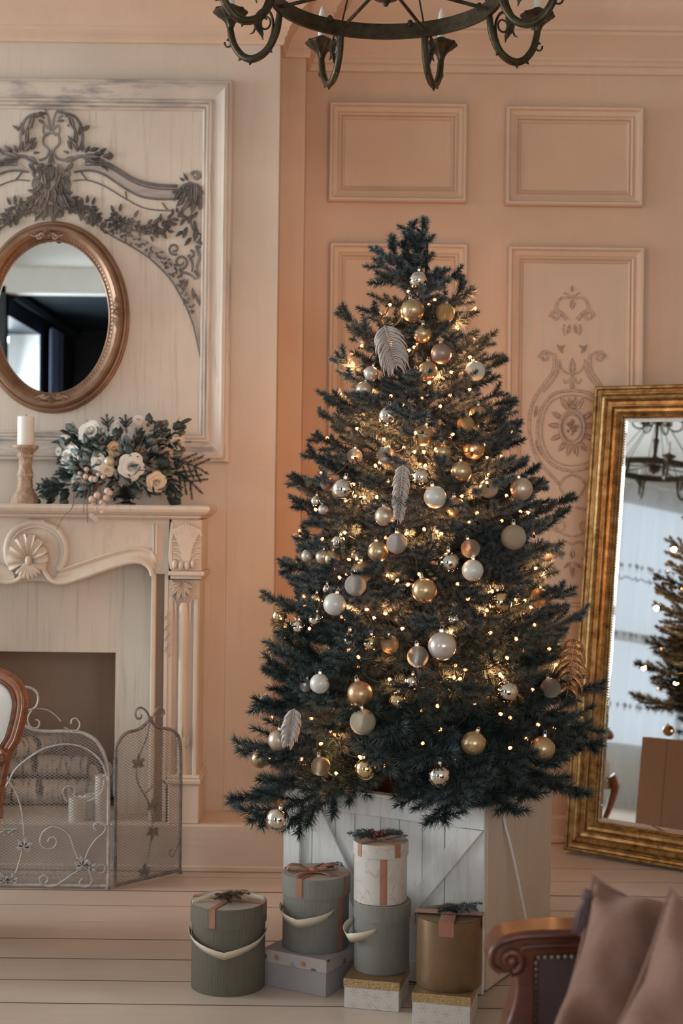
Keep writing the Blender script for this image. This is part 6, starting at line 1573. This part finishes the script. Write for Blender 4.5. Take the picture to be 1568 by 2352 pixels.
# ---------------------------------------------------------------- string lights
M['wire'] = plain('dark_green_wire', (.02, .022, .015), .5)
def bulb_mat():
    m, t, b = nt('warm_lit_bulb'); b.inputs['Base Color'].default_value = (1, .6, .3, 1); b.inputs['Emission Color'].default_value = (1.0, .29, .11, 1); b.inputs['Emission Strength'].default_value = 8; return m
M['bulb'] = bulb_mat()
BULBS = {
 (740, 560, .319): '485,440 765,440 620,345 405,497 580,517 390,758 622,768 663,745 590,812 1060,817 1020,935 1058,1050 493,1096 848,1172 628,1215 1090,1232 760,1095 930,925 285,733 575,1160 770,1000 840,960 720,1110',
 (960, 940, .2423): '530,55 305,270 325,240 165,380 55,405 510,385 650,460 620,338 885,215 665,620 652,700 412,825 970,970 1042,980 555,985 480,1075 222,1180 175,1160 1090,1180 838,820 57,1140 790,450',
 (640, 940, .2296): '785,195 1250,385 1355,428 1450,430 717,505 745,482 1010,535 967,565 430,637 1090,718 745,750 760,870 818,883 851,883 668,915 980,880 370,1005 1275,1243 660,1235 433,1300 1310,30 1370,240',
 (580, 1220, .2296): '693,85 1300,170 1535,25 965,285 1042,280 803,380 935,440 870,465 1348,447 1447,495 653,690 895,855 1140,785 1215,870 1325,828 1495,975 568,975 960,1190 1058,1260 520,742',
 (920, 1220, .268): '122,130 158,370 485,455 780,515 575,580 618,580 738,680 715,715 985,587 1062,595 995,540 1058,712 1117,655 1145,805 766,872 990,925 1046,1020 910,1088 430,865 467,1150 555,1185 197,747 1270,1010 1155,318 850,1225 870,1250 60,460',
 (540, 1480, .2423): '720,705 858,798 903,823 942,857 812,942 350,692 545,1092 628,1085 655,1135 838,1103 1183,1068 1200,1110 958,1225 1420,1155 1497,870 1463,335 1165,220 325,1090 400,1085',
 (880, 1480, .3317): '964,40 856,96 490,230 530,240 810,215 1035,315 878,508 812,482 265,463 375,428 273,685 485,797 876,717 990,657 1075,652 1185,575 1072,557 43,243 500,145 632,418 855,130 393,590'}
sl = thing('string_lights', 'string of warm white fairy lights on dark wire wound through the tree', 'string lights', (TX, TD, .7))
bm_ = MB().ball((0, 0, 0), .0047, 8, 6, (1, 1, 1.4)).mesh('bulb', M['bulb'], True)
sk = MB().tube([(0, 0, -.016), (0, 0, -.003)], .0034, 6).mesh('bulb_socket', M['wire'], True)
pts = []
def front(px, py, f=.93):
    """point on the tree's rounded front seen at a pixel"""
    D = TD
    for _ in range(5):
        p = P(px, py, D); R_ = Rz(p.z) * f; dx = p.x - TX; D = TD - sqrt(max(.0, R_ * R_ - dx * dx))
    return P(px, py, D)
for (ox, oy, s), tx in BULBS.items():
    for w in tx.split(): 
        a, b = w.split(','); pts.append(front(ox + float(a) * s, oy + float(b) * s, .80 + .07 * sin(len(pts) * 2.3)))
vis = len(pts)
for i in range(96):      # bulbs deeper in and round the back of the tree
    f = i / 95; z = .74 + 1.25 * f; a = -i * 1.15; R_ = Rz(z) * (.60 if i % 2 == 0 else .86)
    if i % 2 == 0 or sin(a) > -.3: pts.append(Vector((TX + R_ * cos(a), TD + R_ * sin(a), z)))
SLI = MW[sl.name].inverted(); rl = random.Random(8)
for i, p in enumerate(pts[:290]):
    m = SLI @ Matrix.Translation(p) @ Matrix.Rotation(rl.uniform(-1.2, 1.2), 4, 'X') @ Matrix.Rotation(rl.uniform(-1.2, 1.2), 4, 'Y')
    b = place('bulb', bm_, sl, m); place('socket', sk, b, Matrix())
# wire: through the bulbs, level by level round the tree
order = sorted(pts, key=lambda p: (round((p.z - .7) / .085), 0))
lev = {}
for p in pts: lev.setdefault(round((p.z - .7) / .085), []).append(p)
wire = MB()
for k, L in sorted(lev.items()):
    L.sort(key=lambda p: atan2(p.y - TD, p.x - TX), reverse=bool(k % 2))
    if len(L) > 1: 
        q = []
        for a, b in zip(L, L[1:]):
            if (a - b).length < .5: wire.tube(curve3(a, b, (0, 0, -.018 - .1 * (a - b).length * .3), 6), .0016, 4, cap=False)
wire.build('wire', M['wire'], sl, True)
# the bulbs' light on their surroundings: every second one of the bulbs deep in the tree carries a small lamp, and a few of the outer ones
for i, p in enumerate(pts):
    deep = i >= vis
    if (deep and i % 2 == 0) or (not deep and i % 6 == 3):
        ld = bpy.data.lights.new('bulb_glow', 'POINT'); ld.energy = (2.0 if p.y < TD + .1 else 2.6) if deep else .9; ld.color = (1.0, .43, .16); ld.shadow_soft_size = .012
        o = bpy.data.objects.new('bulb_glow', ld); COL.objects.link(o); o.location = p if deep else p.lerp(Vector((TX, TD, p.z)), .10)

# ---------------------------------------------------------------- baubles
def satin(name, c, rough, metal, coat=0.0, var=.06): return plain(name, c, rough, metal, var, 30, 0, coat=coat)
M['b_silver'] = satin('satin_silver_bauble', (.56, .53, .48), .34, .55); M['b_pearl'] = satin('pearl_bauble', (.58, .575, .52), .36, .15)
M['b_gold'] = satin('satin_gold_bauble', (.50, .365, .21), .30, .75); M['b_champ'] = satin('champagne_bauble', (.55, .45, .34), .33, .6)
M['b_copper'] = satin('copper_gold_bauble', (.50, .32, .18), .33, .75); M['b_brown'] = satin('rose_brown_bauble', (.32, .22, .17), .38, .5)
M['b_rose'] = satin('rosy_white_bauble', (.56, .49, .45), .22, .35, .3)
M['b_chrome'] = satin('mirror_silver_bauble', (.72, .68, .60), .04, 1.0, 0, .02); M['b_chromegold'] = satin('mirror_gold_bauble', (.72, .55, .33), .05, 1.0, 0, .02)
M['b_glitter'] = glitter('champagne_glitter_bauble', (.30, .24, .17), (.62, .54, .42), 520, .35, .6); M['b_goldglit'] = glitter('gold_glitter_bauble', (.30, .17, .07), (.70, .48, .24), 480, .3, .75)
M['b_silglit'] = glitter('silver_glitter_bauble', (.26, .24, .22), (.52, .48, .43), 620, .4, .5)
def quilt(name, c):
    m, t, b = nt(name); tc = t.nodes.new('ShaderNodeTexCoord'); sp = t.nodes.new('ShaderNodeSeparateXYZ'); t.links.new(tc.outputs['Object'], sp.inputs[0])
    an = math_(t, 'ARCTAN2', sp.outputs[1], sp.outputs[0]); zz = math_(t, 'MULTIPLY', sp.outputs[2], 300.0)
    f = math_(t, 'MULTIPLY', math_(t, 'SINE', math_(t, 'MULTIPLY_ADD', an, 12.0, zz)), math_(t, 'SINE', math_(t, 'MULTIPLY_ADD', an, -12.0, zz)))
    b.inputs['Base Color'].default_value = c4(c); b.inputs['Metallic'].default_value = .6; b.inputs['Roughness'].default_value = .3; bump(t, b, f, .9, .004); return m
M['b_quilt'] = quilt('quilted_silver_bauble', (.58, .53, .47)); M['b_quiltgold'] = quilt('quilted_gold_bauble', (.55, .40, .24))
M['b_cap'] = plain('silver_bauble_cap', (.60, .55, .46), .3, .9)
M['b_swirl'] = plain('gold_relief_line', (.62, .45, .24), .3, .8)
cap0 = MB().lathe([(.0001, .006), (.0055, .006), (.0062, .004), (.0062, -.003)], n=12, lobes=6, amp=.05, caps=False).mesh('cap', M['b_cap'], 40)
loop0 = MB().tube([(.004 * cos(i * .7), 0, .010 + .0045 * sin(i * .7)) for i in range(9)], .0007, 4, closed=True).mesh('hook', M['b_cap'], True)
BM = {}
def ballmesh(kind):
    if kind not in BM: BM[kind] = MB().ball((0, 0, 0), 1, 32, 20).mesh('ball', M['b_' + kind], True)
    return BM[kind]
def bauble(px, py, r, kind, lab, f=.97, swirl=False, D=None):
    p = P(px, py, D) if D else front(px, py, f * (.93 if f > .97 else .88)); rr_ = r * p.y / FPX
    t = thing('bauble', lab, 'bauble', p - Vector((0, 0, rr_)), group='Christmas baubles on the tree')
    tl = Matrix.Rotation(rl.uniform(-.25, .25), 4, 'X') @ Matrix.Rotation(rl.uniform(-.3, .3), 4, 'Y')
    b = place('ball', ballmesh(kind), t, Matrix.Translation((0, 0, rr_)) @ tl @ Matrix.Scale(rr_, 4))
    c = place('cap', cap0, t, Matrix.Translation((0, 0, rr_)) @ tl @ Matrix.Translation((0, 0, rr_ + .001)) @ Matrix.Scale(max(.6, rr_ / .034), 4)); place('hook', loop0, c, Matrix())
    if swirl:
        s = MB()
        for k in range(9):
            a = k * .85 + .3; el = .35 * sin(k * 2.1); u = Vector((cos(a) * cos(el), sin(a) * cos(el), sin(el))); e1_ = u.orthogonal().normalized(); e2 = u.cross(e1_)
            q = []
            for i in range(18):
                an = i * .55; rad = .06 + .24 * i / 17; v = (u + (e1_ * cos(an) + e2 * sin(an)) * rad).normalized() * rr_ * 1.004; q.append(v + Vector((0, 0, rr_)))
            s.tube(q, .0009, 4, cap=False)
        s.build('swirl_relief', M['b_swirl'], t, True, local=True)
    return t
for a in (
 (960, 644, 22, 'chrome', 'shiny silver bauble nearest the tip of the tree'), (947, 713, 27, 'gold', 'satin gold bauble with a swirl below the topmost silver one', .97, True), (1022, 719, 22, 'goldglit', 'gold glitter bauble right of the swirled gold one near the top'),
 (832, 772, 16, 'quilt', 'quilted silver bauble left of the frosted feather leaf'), (970, 767, 21, 'gold', 'gold bauble half hidden right of the feather leaf', .88), (1013, 812, 24, 'brown', 'rose-brown satin bauble right of the feather leaf'),
 (1091, 852, 23, 'pearl', 'pearl bauble at the upper right edge of the tree'), (982, 853, 23, 'gold', 'gold bauble just below the tip of the feather leaf', .92), (852, 858, 17, 'silver', 'silver bauble half hidden below left of the feather leaf', .92),
 (836, 895, 19, 'champ', 'champagne bauble on the upper left below the small silver one', .93), (780, 914, 16, 'silver', 'silver bauble at the upper left edge of the tree'), (891, 955, 23, 'chrome', 'dark mirror bauble left of centre in the upper third', .93),
 (1069, 974, 20, 'goldglit', 'rough gold glitter ball in the upper right beside wire'), (1097, 952, 21, 'gold', 'gold bauble behind the rough gold glitter ball', .85), (971, 1000, 24, 'gold', 'translucent gold bauble at the centre of the upper third', .9),
 (1016, 1039, 19, 'gold', 'small gold bauble lit by a bulb right of centre', .88), (1088, 1030, 25, 'copper', 'dark gold bauble half hidden at the upper right', .85), (1059, 1083, 24, 'gold', 'gleaming gold bauble just above the pearl one at centre right'),
 (966, 1096, 22, 'chrome', 'mirror silver bauble left above the large pearl one', .93), (999, 1142, 26, 'pearl', 'pearl bauble at the centre of the tree with a visible cap', 1.0), (1045, 1165, 23, 'gold', 'gold bauble half hidden right below the central pearl one', .9),
 (1122, 1122, 22, 'glitter', 'champagne glitter bauble behind a wire right of centre', .9), (1197, 1123, 26, 'champ', 'champagne satin bauble hanging at the right edge', 1.0), (1226, 1114, 20, 'gold', 'gold bauble behind the champagne one at the right edge', .93),
 (1179, 1234, 29, 'glitter', 'large champagne glitter bauble on the right side', 1.0), (1260, 1268, 22, 'rose', 'pink-champagne bauble at the far right edge', .97), (814, 1048, 18, 'quilt', 'quilted silver bauble on the left of the upper half', .92),
 (886, 1046, 20, 'quilt', 'quilted silver bauble left of the translucent gold one', .92), (752, 1111, 17, 'brown', 'rose-brown bauble behind the mirror silver one on the left', .95), (787, 1124, 26, 'chrome', 'mirror silver bauble on the left between dark branches', .98),
 (726, 1151, 13, 'chrome', 'tiny mirror bauble at the left edge behind a twig', .97), (742, 1170, 12, 'silver', 'small silver bauble beside the lit bulb at the left edge', .97), (883, 1186, 23, 'champ', 'champagne bauble beside the lower feather leaf', .97),
 (911, 1248, 24, 'silglit', 'silver glitter bauble beside a translucent gold one', .98), (868, 1267, 24, 'gold', 'translucent gold bauble touching the silver glitter one', .96), (705, 1277, 14, 'silver', 'silver bauble at the left edge next to the gold pair', .96),
 (741, 1279, 17, 'champ', 'champagne bauble of the pair at the left edge', .97), (762, 1283, 19, 'gold', 'gold bauble of the pair at the left edge', .93), (777, 1245, 17, 'chrome', 'mirror bauble above the gold pair on the left', .93),
 (830, 1314, 25, 'gold', 'engraved gold bauble behind the silver glitter one on the left', .9, True), (816, 1344, 25, 'silglit', 'rosy silver glitter bauble in front of the engraved gold one', .98), (768, 1388, 26, 'pearl', 'crackled pearl bauble on the lower left with a tall cap', 1.0),
 (751, 1353, 11, 'chrome', 'small mirror bauble above the crackled pearl one', .93), (727, 1377, 15, 'chromegold', 'gold mirror bauble left of the crackled pearl one', .93), (642, 1415, 18, 'chromegold', 'gold mirror bauble at the far left tip', .93),
 (725, 1422, 17, 'chrome', 'mirror silver bauble below left of the crackled pearl one', .97), (687, 1441, 17, 'chrome', 'mirror silver bauble farthest left of the lower pair', .97), (807, 1468, 20, 'chrome', 'mirror silver bauble half hidden at the lower left of centre', .95),
 (851, 1478, 20, 'chromegold', 'gold mirror bauble left of the rough gold one', .93), (895, 1480, 21, 'goldglit', 'rough gold glitter bauble left of the big rosy one', .93), (816, 1274, 11, 'gold', 'small gold bauble among bulbs left of centre', .88),
 (974, 1356, 29, 'gold', 'large satin gold bauble in the middle of the tree', 1.0), (1085, 1310, 25, 'pearl', 'greenish pearl bauble right of centre with round cap', 1.0), (1030, 1292, 25, 'chrome', 'mirror bauble left of the greenish pearl one', .93),
 (1080, 1260, 22, 'quilt', 'quilted bauble above the greenish pearl one', .92), (1148, 1383, 27, 'chromegold', 'gold mirror bauble lower right half behind twigs', .95), (1239, 1374, 23, 'quiltgold', 'quilted gold bauble at the right edge', .96),
 (1015, 1484, 33, 'rose', 'biggest bauble, rosy white, in the lower middle', 1.0), (959, 1508, 25, 'quilt', 'quilted silver bauble left of the biggest rosy one', .98), (1041, 1424, 15, 'chrome', 'small mirror bauble above the biggest rosy one', .96),
 (734, 1570, 23, 'pearl', 'pearl bauble on the lower left in front of a quilted one', 1.0), (702, 1574, 15, 'quilt', 'quilted bauble behind the lower left pearl one', .97), (826, 1593, 29, 'copper', 'copper-gold satin bauble above the champagne glitter one', 1.0),
 (833, 1658, 30, 'glitter', 'champagne glitter bauble right under the copper-gold one', 1.0), (912, 1611, 22, 'chromegold', 'gold mirror bauble right of the copper-gold one', .96), (608, 1610, 15, 'champ', 'champagne bauble at the left edge of the lower tree', .97),
 (639, 1700, 24, 'champ', 'champagne satin bauble beside the frosted leaf at lower left', 1.0), (597, 1743, 22, 'gold', 'gold bauble behind a twig at the bottom left edge', .97), (736, 1760, 22, 'quiltgold', 'quilted rose-gold bauble near the crate rim at left', .98),
 (839, 1766, 25, 'chromegold', 'gold mirror bauble hanging over the crate rim at left', .97), (946, 1567, 17, 'chrome', 'small mirror bauble in the lower middle behind needles', .95), (1164, 1589, 26, 'chrome', 'mirror silver bauble below the brightest bulb at lower right', .99),
 (1264, 1580, 23, 'quilt', 'quilted white bauble beside the gold glitter leaf at right', .98), (1087, 1707, 28, 'gold', 'swirled gold-brown bauble in the lower right middle', 1.0, True), (1245, 1720, 29, 'gold', 'swirled gold bauble at the lower right', 1.0, True),
 (1009, 1781, 27, 'chrome', 'mirror silver bauble hanging over the crate rim in the middle', 1.0)):
    bauble(*a)
bauble(637, 1882, 27, 'chrome', 'lowest bauble, clear mirror silver, hanging below the bottom left branch', D=3.90)
for i, (x, y, z, k) in enumerate(((.60, 4.42, 1.02, 'gold'), (.66, 4.36, .80, 'glitter'), (.58, 4.50, 1.22, 'gold'), (.50, 4.52, 1.42, 'copper'), (.70, 4.5, .92, 'gold'))):
    p = Vector((x, y, z)); t = thing('bauble', ('gold bauble on the tree\'s back, seen only in the floor mirror', 'glitter bauble low on the tree\'s back, seen only in the floor mirror')[k == 'glitter'], 'bauble', p, group='Christmas baubles on the tree')
    place('ball', ballmesh(k), t, Matrix.Scale(.034, 4)); place('cap', cap0, t, Matrix.Translation((0, 0, .035)))

# ---------------------------------------------------------------- glitter leaf ornaments
M['leaf_silver'] = glitter('frosted_silver_leaf', (.40, .36, .34), (.62, .56, .52), 900, .5, .25); M['leaf_gold'] = glitter('copper_gold_leaf', (.30, .14, .06), (.72, .42, .20), 700, .3, .7)
def feather(px0, py0, px1, py1, wd, D, mat, lab, lobed=False):
    a, b = P(px0, py0, D), P(px1, py1, D); d = b - a; L = d.length; u = d.normalized(); v = u.cross(Vector((0, 1, 0))).normalized(); w = Vector((0, -1, 0))
    t = thing('leaf_ornament', lab, 'ornament', b, group='glitter leaf ornaments on the tree'); k = D / FPX; rr = random.Random(int(px0))
    MB().tube(curve3(a, b, w * .010, 8), [.0030 - .002 * i / 8 for i in range(9)], 6).build('midrib', M[mat], t, True)
    n = 22 if not lobed else 8
    for i in range(n):
        f = .02 + .90 * i / n; p = a + d * f + w * (.010 * 4 * f * (1 - f))
        for sg in (-1, 1):
            ln = wd * k * (.55 + .65 * sin(pi * min(1, .12 + f * .95))) * rr.uniform(.9, 1.1)
            if lobed: ln = wd * k * (.45 + .75 * sin(pi * (.1 + .85 * f))) * (1 if i % 2 else .75)
            sp = .80 if not lobed else .95
            e = p + (u * rr.uniform(.7, 1.0) + v * sg * sp * rr.uniform(.8, 1.1) * (1 - .45 * f)) * ln + w * rr.uniform(-.004, .006); c = curve3(p, e, (v * sg * .16 - u * .10) * ln + w * .007, 6)
            wid = [.003, .0055, .007, .007, .006, .004, .0012] if not lobed else [.006, .011, .016, .013, .011, .008, .001]
            MB().ribbon(c, wid, u * .7 - v * sg * .6 + w * .55, .0012).build('barb', M[mat], t, True)
    return t
feather(882, 748, 912, 850, 44, 3.99, 'leaf_silver', 'frosted silver feather leaf near the top of the tree')
feather(926, 1068, 912, 1205, 24, 3.885, 'leaf_silver', 'frosted silver feather leaf hanging at the centre of the tree')
feather(676, 1628, 660, 1716, 25, 3.93, 'leaf_silver', 'frosted silver leaf at the lower left of the tree')
feather(1318, 1468, 1300, 1602, 44, 4.12, 'leaf_gold', 'copper-gold glitter leaf at the right before the floor mirror', True)

# second chandelier far off to the left, seen only in the floor mirror
ch2 = copy_tree(ch); ms = mirror_spot(1500, 1085, 5.2); ch2.location = (ms.x, ms.y, min(2.85, ms.z))
ch2['label'] = 'bronze ring chandelier before the curtain, seen only in the floor mirror'
